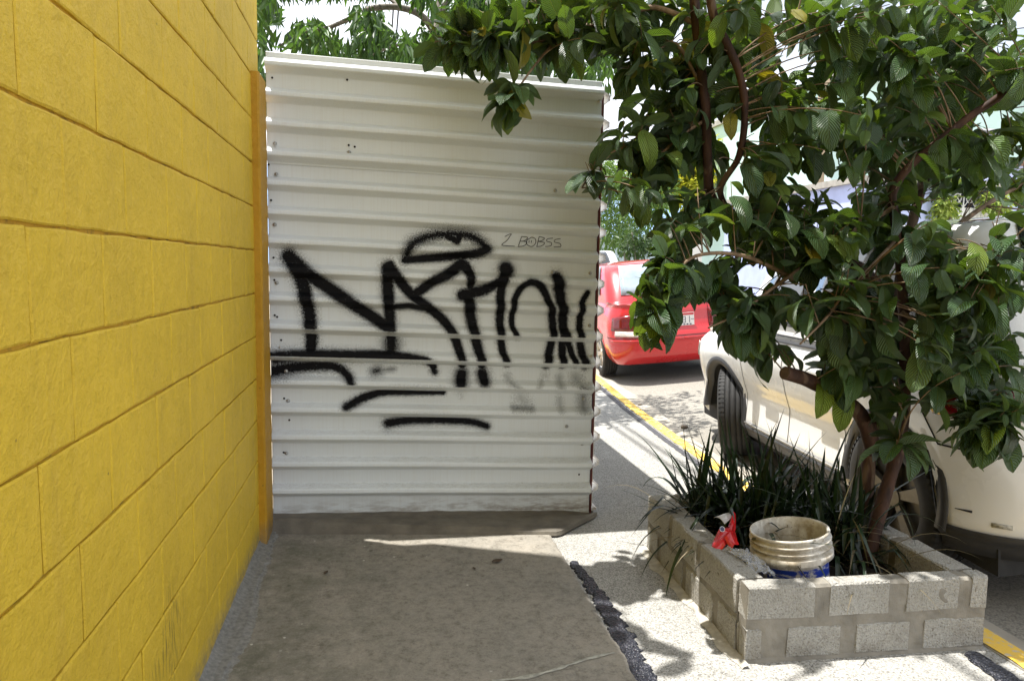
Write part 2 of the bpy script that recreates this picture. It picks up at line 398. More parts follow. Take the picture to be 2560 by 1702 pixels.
# ================================================================== setting
def sheet_grid(xs, ys, zf):
    return [[(x, y, zf(x, y)) for x in xs] for y in ys]
GROUND = m_plain('dusty_ground', (0.24, 0.215, 0.17), 0.95, 0.25, 0.6, 0.3)
o = MB().add([(-1500, -1500, -0.30), (1500, -1500, -0.30), (1500, 1500, -0.30), (-1500, 1500, -0.30)], [(0, 1, 2, 3)]).build('ground', GROUND)
tag(o, 'dusty flat ground reaching to the horizon', 'ground', kind='structure')

KX = [(-6, 2.00), (1.8, 2.02), (3.8, 2.055), (4.8, 2.12), (5.9, 2.21), (7.3, 2.37), (10, 2.68), (14, 3.0), (20, 3.8), (30, 5.5), (45, 8.5)]
def kerb_x(y):
    for (y0, x0), (y1, x1) in zip(KX, KX[1:]):
        if y <= y1: return x0+(x1-x0)*(y-y0)/(y1-y0)
    return KX[-1][1]
KYS = [-6+0.4*i for i in range(60)]+[18+2*i for i in range(14)]
KW = 0.115
# cambered road, rising away from the kerb
ds = [-0.05, 0.15, 0.6, 1.2, 2.0, 2.8, 3.6, 4.4, 5.4, 6.2]
def road_z(d): return -0.15+0.10*(min(max(d, 0), 2.9)-0.0)*1.0 - 0.10*max(0, d-3.4) if d > 0 else -0.15
def road_zz(x, y): return road_z(x-kerb_x(y)-KW)
P = [[(kerb_x(y)+KW+d, y, road_z(d)+0.006*math.sin(y*1.3+d)) for d in ds] for y in KYS]
tag(MB().grid(P).build('road', ROAD, smooth=True), 'worn pale cambered street surface beyond the yellow kerb', 'road', kind='structure')
# gutter strip of smoother cement beside the kerb
GUT = m_plain('gutter_cement', (0.34, 0.31, 0.26), 0.9, 0.2, 6, 0.4)
P = [[(kerb_x(y)+KW+d, y, road_z(d)+0.006*math.sin(y*1.3+d)+0.004) for d in (-0.03, 0.1, 0.28+0.03*math.sin(y*2.1))] for y in KYS if y < 20]
tag(MB().grid(P).build('gutter', GUT), 'pale cement gutter strip between yellow kerb and street', 'gutter', kind='structure')
# far pavement and side street
P = [[(8.6, y, -0.02) for y in (-8, 14)], [(60, y, -0.02) for y in (-8, 14)]]
tag(MB().box(8.8, 60, -8, 13.5, -0.3, 0.0).build('far_pavement', m_plain('far_pavement_concrete', (0.38, 0.36, 0.32), 0.9, 0.15, 2)), 'concrete pavement across the street before the lavender house', 'pavement', kind='structure')
tag(MB().box(9, 60, 14.2, 30.2, -0.3, -0.12).build('side_street', m_plain('grey_asphalt', (0.30, 0.29, 0.28), 0.9, 0.15, 2)), 'grey side street in front of the far yellow kerb', 'road', kind='structure')

# sidewalk of washed aggregate
P = [[(0.775, y, 0.0), (1.1, y, 0.0), (1.6, y, 0.0), (kerb_x(y), y, 0.0)] for y in KYS]
b = MB().grid(P); n = len(KYS)
b.add([(kerb_x(y), y, z) for y in KYS for z in (0.0, -0.3)], [(2*i, 2*i+1, 2*i+3, 2*i+2) for i in range(n-1)])
tag(b.build('sidewalk', AGG), 'pale rough washed aggregate sidewalk beside the smooth walkway', 'sidewalk', kind='structure')
tag(MB().box(-9, 0.775, 3.28, 40, -0.3, -0.004).build('lot_ground', GROUND), 'bare lot ground behind the metal sheet enclosure', 'ground', kind='structure')
# smooth walkway slab, edge a little ragged
ys = np.concatenate([np.linspace(-4, 1.5, 60), np.linspace(1.52, 3.31, 220)])
ex = [0.785-0.022*max(0, (2.6-y))+0.014*noise.noise(Vector((y*3.1, 0, 5)))+0.010*noise.noise(Vector((y*14, 0, 2)))+0.005*noise.noise(Vector((y*45, 0, 2))) for y in ys]
P = [[(x0, y, 0.014) for x0 in (-0.56, -0.2, 0.2, 0.5)]+[(e-0.01, y, 0.014), (e, y, 0.010), (e+0.004, y, -0.05)] for y, e in zip(ys, ex)]
tag(MB().grid(P).build('walkway', SLAB), 'smooth brownish concrete walkway slab in front of the metal sheet', 'walkway', kind='structure')
# repaired crack across the slab
cp = [(1230, 1702), (1320, 1690), (1400, 1668), (1470, 1645), (1535, 1630)]
pts = smooth_path([atz(x, y, 0.0165) for x, y in cp], 10)
b = MB(); L_, R_ = [], []
for i, p in enumerate(pts):
    t = (pts[min(i+1, len(pts)-1)]-pts[max(i-1, 0)]).normalized(); nn = Vector((-t.y, t.x, 0))
    w = max(0.0015, (0.008+0.009*noise.noise(p*26)+0.004*noise.noise(p*70))*(1-0.5*i/len(pts)))
    L_.append(p+nn*w); R_.append(p-nn*(w*0.9+0.006*noise.noise(p*31)))
b.grid([[a, (a+c)/2+Vector((0, 0, 0.002)), c] for a, c in zip(L_, R_)])
tag(b.build('crack_filler', m_plain('pale_filler', (0.33, 0.325, 0.28), 0.85, 0.35, 45, 0.5)), 'pale cement filler smeared along a crack in the walkway', 'crack repair', kind='structure')

def ribbon(name, centre, halfw, z, mat, seed, label, cat, rough=0.3, n=160, h=0.006):
    b = MB(); rows = []
    for i in range(n):
        t = i/(n-1); c = centre(t); w = halfw(t)
        if i == 0 or i == n-1: w *= 0.15
        a = rough*w
        l = c[0]-w+a*noise.noise(Vector((c[1]*22, seed, 0)))+0.5*a*noise.noise(Vector((c[1]*70, seed, 3)))
        r_ = c[0]+w+a*noise.noise(Vector((c[1]*25, seed, 7)))+0.5*a*noise.noise(Vector((c[1]*80, seed, 9)))
        rows.append([(l, c[1], z), (l+0.006, c[1], z+h), ((l+r_)/2, c[1], z+h*1.15), (r_-0.006, c[1], z+h), (r_, c[1], z)])
    return tag(b.grid(rows).build(name, mat), label, cat, kind='structure')
def tarc(t):
    y = 2.80-t*2.6
    return (0.825-0.030*max(0, 2.6-y)+0.010*math.sin(y*6), y)
ribbon('tar_joint', tarc, lambda t: 0.020+0.022*min(1, t*4), 0.0, TAR, 3, 'black crumbly tar joint between smooth walkway and rough sidewalk', 'tar joint', 0.7, 420, 0.006)
ribbon('tar_strip', lambda t: (kerb_x(9.5-t*5.9)-0.035, 9.5-t*5.9), lambda t: 0.024, 0.003, m_plain('old_tar', (0.055, 0.055, 0.062), 0.8, 0.4, 40, 0.5), 11, 'thin grey tar strip along the yellow kerb beyond the planter', 'tar joint', 0.4, 200, 0.003)
ribbon('tar_patch', lambda t: (1.93-0.01*t, 1.90-t*0.75), lambda t: 0.032+0.012*math.sin(t*3), 0.003, TAR, 17, 'black tar patch at the foot of the planter beside the kerb', 'tar joint', 0.5, 90, 0.006)

# kerb: concrete body with worn yellow paint
P = []
for y in KYS:
    x = kerb_x(y)
    P.append([(x, y, -0.01), (x+0.002, y, 0.004), (x+KW-0.02, y, 0.004), (x+KW-0.004, y, -0.008), (x+KW, y, -0.03), (x+KW+0.01, y, -0.31)])
kb = tag(MB().grid(P).build('kerb', KERBC), 'concrete street kerb painted yellow along its top', 'kerb', kind='structure')
ys = np.arange(-6, 30, 0.09); P = []
for y in ys:
    x = kerb_x(y); a = 0.012*noise.noise(Vector((y*9, 0, 0)))+0.006*noise.noise(Vector((y*37, 0, 4)))
    P.append([(x+0.006+a, y, 0.008), (x+KW-0.02, y, 0.008), (x+KW-0.001, y, -0.008), (x+KW+0.004, y, -0.03), (x+KW+0.012, y, -0.14+a)])
MB().grid(P).build('yellow_paint', KERBY, kb)

# ================================================================== yellow block wall
WX, WEND = -0.51, 3.30
CORE = NT('joint_paint'); _p = CORE.pos(); _x, _y, _z = CORE.xyz()
_c = CORE.mix(CORE.ramp(CORE.noise(_p, 16, 5, 0.7), [(0.5, 0), (0.66, 0.8)]), (0.50, 0.29, 0.02), (0.10, 0.075, 0.02))
_m = CORE.math('MULTIPLY', CORE.math('SUBTRACT', _z, 1.93), 8.0, True)
_c = CORE.mix(CORE.math('MULTIPLY', _m, CORE.ramp(CORE.noise(_p, 28, 5, 0.7), [(0.42, 0), (0.5, 1)])), _c, (0.03, 0.025, 0.012))
CORE = CORE.fin(_c, 0.8, CORE.bump(CORE.noise(_p, 60, 4), 0.6, 0.006))
wall = tag(empty('yellow_wall', (WX, 1.5, 0)), 'tall yellow painted concrete block building wall along the left side', 'wall')
def wpart(b, name, mat, smooth=False):
    return b.build(name, mat, wall, smooth, loc=(-WX, -1.5, 0))
wpart(MB().box(-7, WX-0.0075, -5, WEND, 0, 5.2), 'wall_core', CORE)
wpart(MB().box(-7, WX-0.001, -5, WEND+0.05, 3.02, 5.21), 'upper_wall', YEL)  # unseen far end lengthened to narrow the sunlit wedge on the walkway
wpart(MB().box(-0.9, WX-0.003, WEND-0.02, WEND+0.13, 0, 1.82), 'unseen_sun_block', ORA)  # hidden box added to stop sun leaking onto the sheet's left edge
BW, BH = 0.2915, 0.179
zj = [0.024, 0.213, 0.40, 0.578, 0.757, 0.938, 1.12, 1.30, 1.482, 1.66, 1.838, 2.016, 2.194, 2.372, 2.55, 2.728, 2.906, 3.02]
def block_mesh(w, h, seed):
    nx, nz = 5, 3; bp = []
    for i in range(nx): bp.append((i/nx*w, 0))
    for i in range(nz): bp.append((w, i/nz*h))
    for i in range(nx): bp.append((w-i/nx*w, h))
    for i in range(nz): bp.append((0, h-i/nz*h))
    rr = random.Random(seed); v = []; n = len(bp)
    out = [(y+rr.uniform(-.0012, .0012), z+rr.uniform(-.0018, .0018)) for y, z in bp]
    for y, z in out: v.append((-0.010, y, z))
    for y, z in out: v.append((-0.0024, y, z))
    for y, z in out:
        cy, cz = w/2, h/2; v.append((rr.uniform(-0.0006, 0.0006), y+(cy-y)*0.028, z+(cz-z)*0.045+rr.uniform(-.001, .001)))
    f = [(i, (i+1) % n, n+(i+1) % n, n+i) for i in range(n)]+[(n+i, n+(i+1) % n, 2*n+(i+1) % n, 2*n+i) for i in range(n)]
    f.append(tuple(range(2*n, 3*n)))
    return mesh('block', v, f, YEL)
cache = {}
for r_ in range(len(zj)-1):
    z0, z1 = zj[r_]+0.0028, zj[r_+1]-0.0028
    off = 1.300 if r_ % 2 == 1 else 1.165
    y = off-BW*7
    while y < WEND-0.01:
        y0, y1 = y+0.0021, min(y+BW-0.0021, WEND-0.002)
        if y1-y0 > 0.03 and y1 > -0.9:
            h = z1-z0; w = y1-y0; key = (round(w, 2), round(h, 3), random.randrange(4))
            if key not in cache: cache[key] = block_mesh(w, h, len(cache))
            o = obj('block', cache[key], wall, loc=(random.uniform(-0.0007, 0.0007), y0-1.5, z0))
            o.rotation_euler = (random.uniform(-.004, .004), 0, random.uniform(-.0015, .0015))
        y += BW
# end column, only to about head height
b = MB(); P = []
for i in range(30):
    z = 0.02+2.005*i/29; w = lambda k: 0.0025*noise.noise(Vector((z*9, k, 1)))
    P.append([(WX-0.02, 3.112+w(1), z), (WX+0.024+w(2), 3.110+w(3), z), (WX+0.031+w(4), 3.118+w(4), z), (WX+0.031+w(5), 3.292, z), (WX+0.02, 3.299, z), (WX-0.02, 3.299, z)])
b.grid(P); b.add(P[-1], [tuple(range(6))])
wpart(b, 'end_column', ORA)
# cement fillet where wall meets walkway
P = []
for y in np.concatenate([np.linspace(-3, 1.2, 40), np.linspace(1.22, 3.27, 320)]):
    toe = -0.432+0.03*noise.noise(Vector((y*2.3, 4, 0)))+0.014*noise.noise(Vector((y*11, 4, 0)))+0.012*noise.noise(Vector((y*38, 4, 0)))+0.006*noise.noise(Vector((y*90, 4, 0)))-0.03*max(0, (y-2.6))
    P.append([(WX-0.002, y, 0.050+0.008*noise.noise(Vector((y*7, 1, 0)))), (WX+0.010, y, 0.036+0.004*noise.noise(Vector((y*23, 1, 0)))), (WX+0.030, y, 0.027+0.004*noise.noise(Vector((y*31, 6, 0)))), ((WX+0.035+toe)/2, y, 0.0235), (toe-0.012, y, 0.0165), (toe, y, 0.0135)])
wpart(MB().grid(P), 'mortar_fillet', GREYMORTAR)

# ================================================================== metal sheet enclosure
PX0, PX1, PY = -0.486, 1.057, 3.36
hoard = tag(empty('metal_sheet_enclosure', (0.29, PY, 0)), 'white corrugated metal sheet enclosure sprayed with black graffiti', 'fence')
def hp(b, name, mat, smooth=False, parent=None):
    o = b.build(name, mat, hoard, smooth, loc=(-0.29, -PY, 0))
    return o
PITCHR = 0.128
def drop(x, z):      # the sheets hang a little low on the right
    t = (x-PX0)/(PX1-PX0); return -t*(0.062+(0.030-0.062)*z/2.17)
prof = []            # (z at left edge, protrusion, facing: 1 up slope, -1 down slope)
def add_seg(z0, d0, z1, d1, n, face):
    for i in range(n):
        t = i/n; prof.append((z0+(z1-z0)*t, d0+(d1-d0)*t, face))
zc = 2.107
add_seg(2.172, 0, zc+0.040, 0, 6, 0)
for k in range(16):
    z = zc-PITCHR*k
    add_seg(z+0.040, 0, z+0.018, 0.038, 5, 1); add_seg(z+0.018, 0.038, z, 0.040, 4, 0.3); add_seg(z, 0.040, z-0.025, 0.0, 5, -1)
    znext = z-PITCHR+0.040 if k < 15 else 0.06
    add_seg(z-0.025, 0.0, znext, 0.0, 16, 0)
prof.append((0.055, 0, 0)); prof = np.array(prof)
xs = np.linspace(PX0, PX1, 400)
# graffiti strokes, drawn in elevation
def zc_(x, y): 
    p = at(640+x/2.613, 550+y/2.613, PY-0.01); return (p.x, p.z)
S = []
def stroke(pts, r_, a=1.0, soft=0.45): S.append((np.array([zc_(*p) for p in pts]), r_/2.613*3.45/1760*1.2, a, soft))
def vary(pts, r0, r1, a=1.0, soft=0.45):
    pts = [(p.x, p.y) for p in smooth_path([(x, y, 0) for x, y in pts], 3)]
    n = len(pts)-1
    for i in range(n): stroke(pts[i:i+2], r0+(r1-r0)*(i+.5)/n, a, soft)
vary([(215,240),(262,310),(300,400),(325,500),(345,600),(362,740),(358,850)], 54, 40)
vary([(215,240),(330,345),(480,448),(640,556),(780,645),(868,705)], 50, 40)
vary([(862,310),(862,450),(872,600),(880,740),(884,800)], 46, 34); stroke([(884,800),(884,850)], 60, 1, .7)
vary([(870,300),(930,385),(1010,480),(1110,560),(1220,650),(1295,760),(1335,880),(1348,945)], 40, 30)
stroke([(905,565),(1000,556),(1110,580),(1190,615)], 27, 1, .6)
vary([(1045,485),(1150,405),(1260,350),(1340,285)], 34, 42); vary([(1350,290),(1395,350),(1402,440)], 44, 26)
vary([(1350,490),(1480,460),(1580,405),(1630,340)], 44, 30); stroke([(1632,318),(1640,330)], 54)
vary([(1385,490),(1400,620),(1430,760),(1462,880),(1478,950)], 44, 30)
vary([(1630,340),(1602,450),(1592,600),(1597,760),(1612,860),(1640,940)], 36, 25)
vary([(1702,765),(1672,690),(1672,610),(1690,520),(1735,440),(1795,405),(1865,440),(1915,540),(1940,680),(1930,800),(1895,945)], 20, 32)
vary([(1965,380),(1990,500),(2005,650),(2003,800),(2000,945)], 46, 28); vary([(2005,640),(2030,760),(2065,880),(2085,945)], 26, 24)
vary([(2170,475),(2132,545),(2117,650),(2117,780),(2132,880),(2150,950)], 20, 34)
vary([(985,250),(1005,175),(1080,125),(1180,98),(1300,92),(1400,105),(1475,150),(1505,188)], 42, 40, 1, .8)
vary([(1505,188),(1440,218),(1300,235),(1150,248),(975,262)], 38, 28, 1, .5); stroke([(1250,105),(1315,140),(1330,105)], 24)
vary([(125,895),(350,885),(600,886),(850,884),(1050,905),(1125,922),(1162,960)], 46, 24, 1, .4); stroke([(1162,985),(1170,995)], 26, 1, .7)
vary([(115,985),(250,962),(450,950),(540,970),(600,1020),(625,1070)], 52, 27, 1, .6); stroke([(110,1010),(180,1000)], 40, .8, .9)
stroke([(775,990),(800,985)], 36, .9, .9); stroke([(800,985),(900,975)], 20, .7, 1)
stroke([(1345,1005),(1335,1060)], 50, 1, .6); stroke([(1478,1000),(1490,1050)], 46, 1, .6)
vary([(600,1215),(700,1155),(850,1118),(1000,1108),(1205,1108)], 28, 20, 1, .6); vary([(590,1218),(800,1136),(1000,1130),(1220,1128)], 30, 18, 1, .6); stroke([(1205,1108),(1222,1125)], 22)
vary([(862,1330),(1000,1310),(1200,1308),(1400,1318),(1510,1348)], 38, 28, 1, .6); stroke([(900,1278),(1300,1292)], 12, .8, .8)
for p in [((1640,1020),(1660,1060),26,.5),((1660,1060),(1720,1100),16,.6),((1870,1040),(1840,1095),18,.5),((1890,1010),(1900,1020),26,.35),((1985,1030),(1985,1105),30,.6),((2090,1030),(2110,1050),44,.6),((2120,1085),(2160,1100),30,.75),
          ((1730,1165),(1760,1200),44,.45),((1680,1225),(1800,1228),22,.75),((1985,1170),(1990,1235),26,.5),((2140,1150),(2140,1235),42,.75),((1340,1140),(1345,1160),16,.3)]:
    stroke(p[:2], p[2], p[3], 1.2)
Xg, Zg0 = np.meshgrid(xs, prof[:, 0], indexing='ij')
tt = (Xg-PX0)/(PX1-PX0); Zg = Zg0 - tt*(0.062+(0.030-0.062)*Zg0/2.17)
face = np.broadcast_to(prof[:, 2], Xg.shape)
paint = np.zeros_like(Xg); mist = np.zeros_like(Xg)
for pts, r_, a, soft in S:
    d = np.full(Xg.shape, 9.0)
    for (x0, z0), (x1, z1) in zip(pts, pts[1:]):
        dx, dz = x1-x0, z1-z0; q = np.clip(((Xg-x0)*dx+(Zg-z0)*dz)/(dx*dx+dz*dz+1e-9), 0, 1)
        d = np.minimum(d, np.hypot(Xg-x0-q*dx, Zg-z0-q*dz))
    core = a*np.clip((r_*(1+0.45*soft)-d)/(r_*soft*1.75), 0, 1)
    halo = a*0.22*np.clip(1-(d-r_)/(r_*1.3), 0, 1)**2
    paint = np.maximum(paint, np.maximum(core, halo)); mist = np.maximum(mist, np.clip(1-abs(d-r_)/(r_*0.9), 0, 1))
low = np.clip((1.02-Zg)/0.12, 0, 1)                  # sprayed from above: undersides of the low ribs stay clean
paint = np.where(face < -0.5, paint*(1-0.85*low), paint)
dust = np.where(face > 0.5, 1.0, np.where((face > 0.2), 0.25, 0.0))
zdist = np.clip((0.9-Zg)/0.9, 0.15, 1); dust = dust*zdist*1.3
lapz = [1.690, 0.806]
def make_sheet(zhi, zlo, yoff):
    m = (prof[:, 0] <= zhi+1e-6) & (prof[:, 0] >= zlo-1e-6); idx = np.where(m)[0]
    n, k = len(xs), len(idx)
    D = np.broadcast_to(prof[idx, 1], (n, k))
    wob = 0.004*np.sin(Xg[:, idx]*5+Zg[:, idx]*2)*1.0
    V = np.stack([Xg[:, idx]-0.29, -D-yoff+wob, Zg[:, idx]], -1).reshape(-1, 3)
    ii, jj = np.meshgrid(np.arange(n-1), np.arange(k-1), indexing='ij'); a = (ii*k+jj).ravel()
    Fq = np.stack([a, a+1, a+k+1, a+k], -1)
    me = fast_mesh('sheet', V, Fq, SHEET)
    attr(me, 'paint', paint[:, idx].ravel()); attr(me, 'mist', mist[:, idx].ravel()); attr(me, 'dust', dust[:, idx].ravel())
    o = obj('sheet', me, hoard)
    sm = o.modifiers.new('thickness', 'SOLIDIFY'); sm.thickness = 0.0012; sm.offset = -1
    return o
sh1 = make_sheet(2.2, lapz[0], 0.010); sh2 = make_sheet(lapz[0]+0.03, lapz[1], 0.005); sh3 = make_sheet(lapz[1]+0.03, 0, 0.0)
# screws (with washer) and empty holes
SC = MB().lathe([(0, 0.004), (0.004, 0.004), (0.0045, 0.002), (0.0085, 0.0015), (0.009, 0.0)], 10, Matrix.Rotation(R(90), 4, 'X'))
scm = mesh('screw', SC.v, SC.f, STEEL, True); HOLE = m_plain('hole_dark', (0.012, 0.01, 0.009), 0.9, 0.1, 30)
HL = MB().lathe([(0, 0.0012), (0.0045, 0.001), (0.005, 0)], 10, Matrix.Rotation(R(90), 4, 'X')); hlm = mesh('hole', HL.v, HL.f, HOLE)
def zpt(px, py, kind):
    p = at(px, py, PY-0.008); zz = p.z - drop(p.x, p.z)
    par = sh1 if zz > lapz[0] else sh2 if zz > lapz[1] else sh3
    o = obj(kind, scm if kind == 'screw' else hlm, par, loc=(p.x-0.29, -0.0155 if par is sh1 else -0.0105 if par is sh2 else -0.0055, p.z))
    if kind == 'hole': o.scale = (1, 1, 1)
for px, py in [(688, 360), (691, 436), (687, 562), (692, 707), (701, 870), (715, 928), (720, 1002), (716, 1133), (873, 382), (1497, 255), (1388, 477), (1475, 683), (1474, 814), (1480, 891), (1460, 997), (1417, 1066), (1456, 1110), (1382, 681)]: zpt(px, py, 'screw')
for px, py in [(681, 196), (868, 201), (872, 364), (887, 368), (678, 501), (684, 644), (686, 700), (687, 788), (693, 792), (703, 850), (710, 996), (723, 1050), (709, 1131), (719, 1212), (729, 1212), (1448, 1186), (672, 412)]: zpt(px, py, 'hole')
# red-oxide angle iron and return sheet down the right side
b = MB().box(PX1+0.003, PX1+0.012, PY-0.006, PY+0.034, 0.0, 2.11); b.box(PX1-0.03, PX1+0.0025, PY+0.005, PY+0.010, 0.0, 2.11)
hp(b, 'angle_post', REDOX)
for x in (PX0+0.02, 0.3): hp(MB().box(x, x+0.03, PY+0.004, PY+0.034, 0.0, 2.1), 'angle_post', REDOX)
P = []
zz = []
for k in range(17):
    z = 2.06-PITCHR*k
    zz += [(z+0.037, 0.0), (z+0.020, 0.030), (z-0.004, 0.030), (z-0.022, 0.0)]
zz = [(2.12, 0.0)]+[q for q in zz if q[0] > 0.03]+[(0.02, 0.0)]
SIDE = m_plain('white_return_sheet', (0.73, 0.715, 0.68), 0.35, 0.08, 3)
P = [[(PX1+0.0135+d, y, z+0.003*math.sin(z*9+y)) for z, d in zz] for y in (PY-0.010, PY+0.6, PY+1.3, PY+2.2, PY+3.2)]
o = hp(MB().grid(P), 'return_sheet', SIDE); sm = o.modifiers.new('thickness', 'SOLIDIFY'); sm.thickness = 0.0015
# marker scrawl
def scrawl(strokes, ox, oy, name, parent):
    b = MB()
    for pts in strokes:
        q = smooth_path([Vector((*zc_(ox+x, oy+y)[:1], 0, zc_(ox+x, oy+y)[1])) for x, y in pts], 4)
        for i in range(len(q)-1):
            t = (q[i+1]-q[i]); 
            if t.length < 1e-6: continue
            t.normalize(); nn = Vector((-t.z, 0, t.x))*0.0016
            y = PY-0.0095
            b.add([(p.x-0.29, y-PY, p.z) for p in (q[i]+nn, q[i]-nn, q[i+1]-nn, q[i+1]+nn)], [(0, 1, 2, 3)])
    return b.build(name, MARKER, parent)
scrawl([[(1625,125),(1660,108),(1672,112)],[(1665,112),(1640,150),(1605,178),(1640,185),(1690,188)],
        [(1735,125),(1715,185)],[(1735,125),(1775,130),(1755,152),(1725,155)],[(1725,155),(1770,160),(1750,185),(1710,190)],
        [(1800,130),(1770,150),(1770,175),(1800,190),(1825,170),(1825,140),(1800,128)],[(1785,150),(1783,165)],[(1800,150),(1798,165)],
        [(1850,125),(1835,188)],[(1850,125),(1885,135),(1865,152),(1842,156)],[(1842,156),(1885,165),(1865,186),(1832,190)],
        [(1940,135),(1905,140),(1900,155),(1930,165),(1925,185),(1890,190)],[(1990,138),(1955,145),(1950,160),(1985,170),(1990,190),(1945,193)]], 0, -16, 'marker_lettering', sh2)

# rough concrete footing under the sheet
ft = MB(); rows = []
for i in range(60):
    t = i/59; x = -0.50+t*1.585
    toe = 3.262-0.19*min(1, t/0.83) if t < 0.84 else 3.072+0.23*((t-0.84)/0.16)
    zt = 0.080-0.060*t-0.025*max(0, (t-0.9)*10)*0.5
    j = lambda s: 0.006*noise.noise(Vector((x*9, s, 0)))
    rows.append([(x, PY+0.05, zt+0.004), (x, PY-0.004, zt+j(1)), (x, PY-0.028, zt-0.006+j(2)), (x, (PY+toe)/2-0.01, zt*0.86+0.006+j(3)), (x, toe+0.026, zt*0.66+0.014+j(5)), (x, toe+0.008, 0.026+j(4)), (x, toe+j(4), 0.009)])
tag(ft.grid(rows).build('concrete_footing', FOOT), 'low sloping dark concrete footing along the bottom of the metal sheet', 'footing')
# ================================================================== block planter
planter = tag(empty('block_planter', (1.58, 2.42, 0)), 'low rectangular planter of rough grey concrete blocks under the guava tree', 'planter')
PC = Vector((1.58, 2.42, 0))
A_, B_, C_, D_ = Vector((1.155, 1.965, 0)), Vector((2.005, 1.925, 0)), Vector((2.01, 2.86, 0)), Vector((1.185, 2.885, 0))
TH, PH = 0.095, 0.252
def rough_block(L, T, Hh, seed):
    """block with chipped, slightly uneven edges; x along, y depth (front at 0), z up"""
    rr = random.Random(seed); c = 0.006; v = []; j = lambda s=0.0022: rr.uniform(-s, s)
    nx = 3
    rows = [(0+c, 0), (Hh-c, 0), (Hh, c), (Hh, T-c), (Hh-c, T), (c, T), (0, T-c), (0, c)]
    for i in range(nx+1):
        x = L*i/nx
        for z, y in rows:
            e = 1 if i in (0, nx) else 0
            xx = x+(c*0.6 if i == 0 else -c*0.6 if i == nx else 0)*(1 if True else 0)
            v.append((xx+j(0.003 if e else 0.006), y+j(), z+j()))
    f = []; m = len(rows)
    for i in range(nx):
        for k in range(m): f.append((i*m+k, (i+1)*m+k, (i+1)*m+(k+1) % m, i*m+(k+1) % m))
    f.append(tuple(range(m))); f.append(tuple(nx*m+k for k in range(m))[::-1])
    return mesh('block', v, f, BLOCK)
_seed = [100]
def wall_run(p0, p1, rows, name_m, TH=0.09):
    t = (p1-p0); L = t.length; t.normalize(); ang = math.atan2(t.y, t.x)
    for (z0, z1, spans) in rows:
        for a, b_ in spans:
            _seed[0] += 1
            o = obj('block', rough_block((b_-a)*L, TH+0.004, z1-z0, _seed[0]), planter)
            o.location = p0+t*(a*L)+Vector((-t.y, t.x, 0))*(-0.0022)+Vector((0, 0, z0))-PC
            o.rotation_euler = (0, 0, ang)
    b = MB(); n = 150; P = []; zz_ = [-0.01]+[PH*q/22 for q in range(1, 22)]
    for i in range(n+1):
        x = L*i/n; k = lambda z: 0.0036*noise.noise(Vector((x*16+p0.x*9, z*22, p0.y*7)))+0.0026*noise.noise(Vector((x*47+p0.x*9, z*60, 3)))
        P.append([(x, TH-0.003, -0.01), (x, TH-0.003, PH-0.006+k(.1)), (x, 0.05, PH-0.002+k(.2)), (x, 0.008, PH-0.003+k(.3))]+[(x, k(z)+0.0012, z) for z in reversed(zz_[1:])]+[(x, -0.010+k(9), -0.002)])
    b.grid(P); b.add(P[0], [tuple(range(len(P[0])))]); b.add(P[-1], [tuple(range(len(P[0])))[::-1]])
    o = b.build(name_m, MORTAR, planter); o.location = p0-PC; o.rotation_euler = (0, 0, ang)
fx = lambda x: (x-655)/(2105-655)
wall_run(A_, B_, [(0.006, 0.112, [(-0.005, fx(752)), (fx(892), fx(1213)), (fx(1302), fx(1640)), (fx(1722), 1.004)]),
                  (0.139, PH, [(-0.005, fx(1047)), (fx(1130), fx(1498)), (fx(1602), fx(1930)), (fx(2003), 1.004)])], 'mortar', 0.056)
side = [(0.006, 0.116, [(0.02, 0.16), (0.20, 0.48), (0.515, 0.80), (0.835, 1.0)]), (0.130, PH, [(0.0, 0.295), (0.335, 0.62), (0.655, 1.0)])]
wall_run(D_-Vector((0, 0.0, 0)), A_+Vector((0, 0.062, 0)), side, 'mortar')
wall_run(B_+Vector((0, 0.062, 0)), C_, side, 'mortar')
wall_run(C_+Vector((-TH-0.006, 0, 0)), D_+Vector((TH+0.006, 0, 0)), [(0.006, 0.116, [(0.02, .3), (.33, .65), (.69, .97)]), (0.130, PH, [(0.02, .46), (.5, .97)])], 'mortar')
P = [[(x, y, 0.135+0.03*noise.noise(Vector((x*6, y*6, 0)))+0.012*noise.noise(Vector((x*25, y*25, 3)))) for x in np.linspace(1.22, 1.95, 30)] for y in np.linspace(1.99, 2.81, 30)]
o = MB().grid(P).build('soil', SOIL, planter, loc=-PC)
# cement apron smear along planter foot
P = []
for i in range(60):
    y = 2.9-0.97*i/59; x0 = 1.185-0.03*i/59
    P.append([(x0-0.002, y, 0.012), (x0-0.02, y, 0.008), (x0-0.038-0.03*noise.noise(Vector((y*8, 0, 0)))-0.006*noise.noise(Vector((y*40, 0, 0))), y, 0.002)])
o = MB().grid(P).build('cement_smear', m_plain('smooth_cement', (0.40, 0.375, 0.32), 0.85, 0.25, 30, 0.4), planter, loc=-PC)

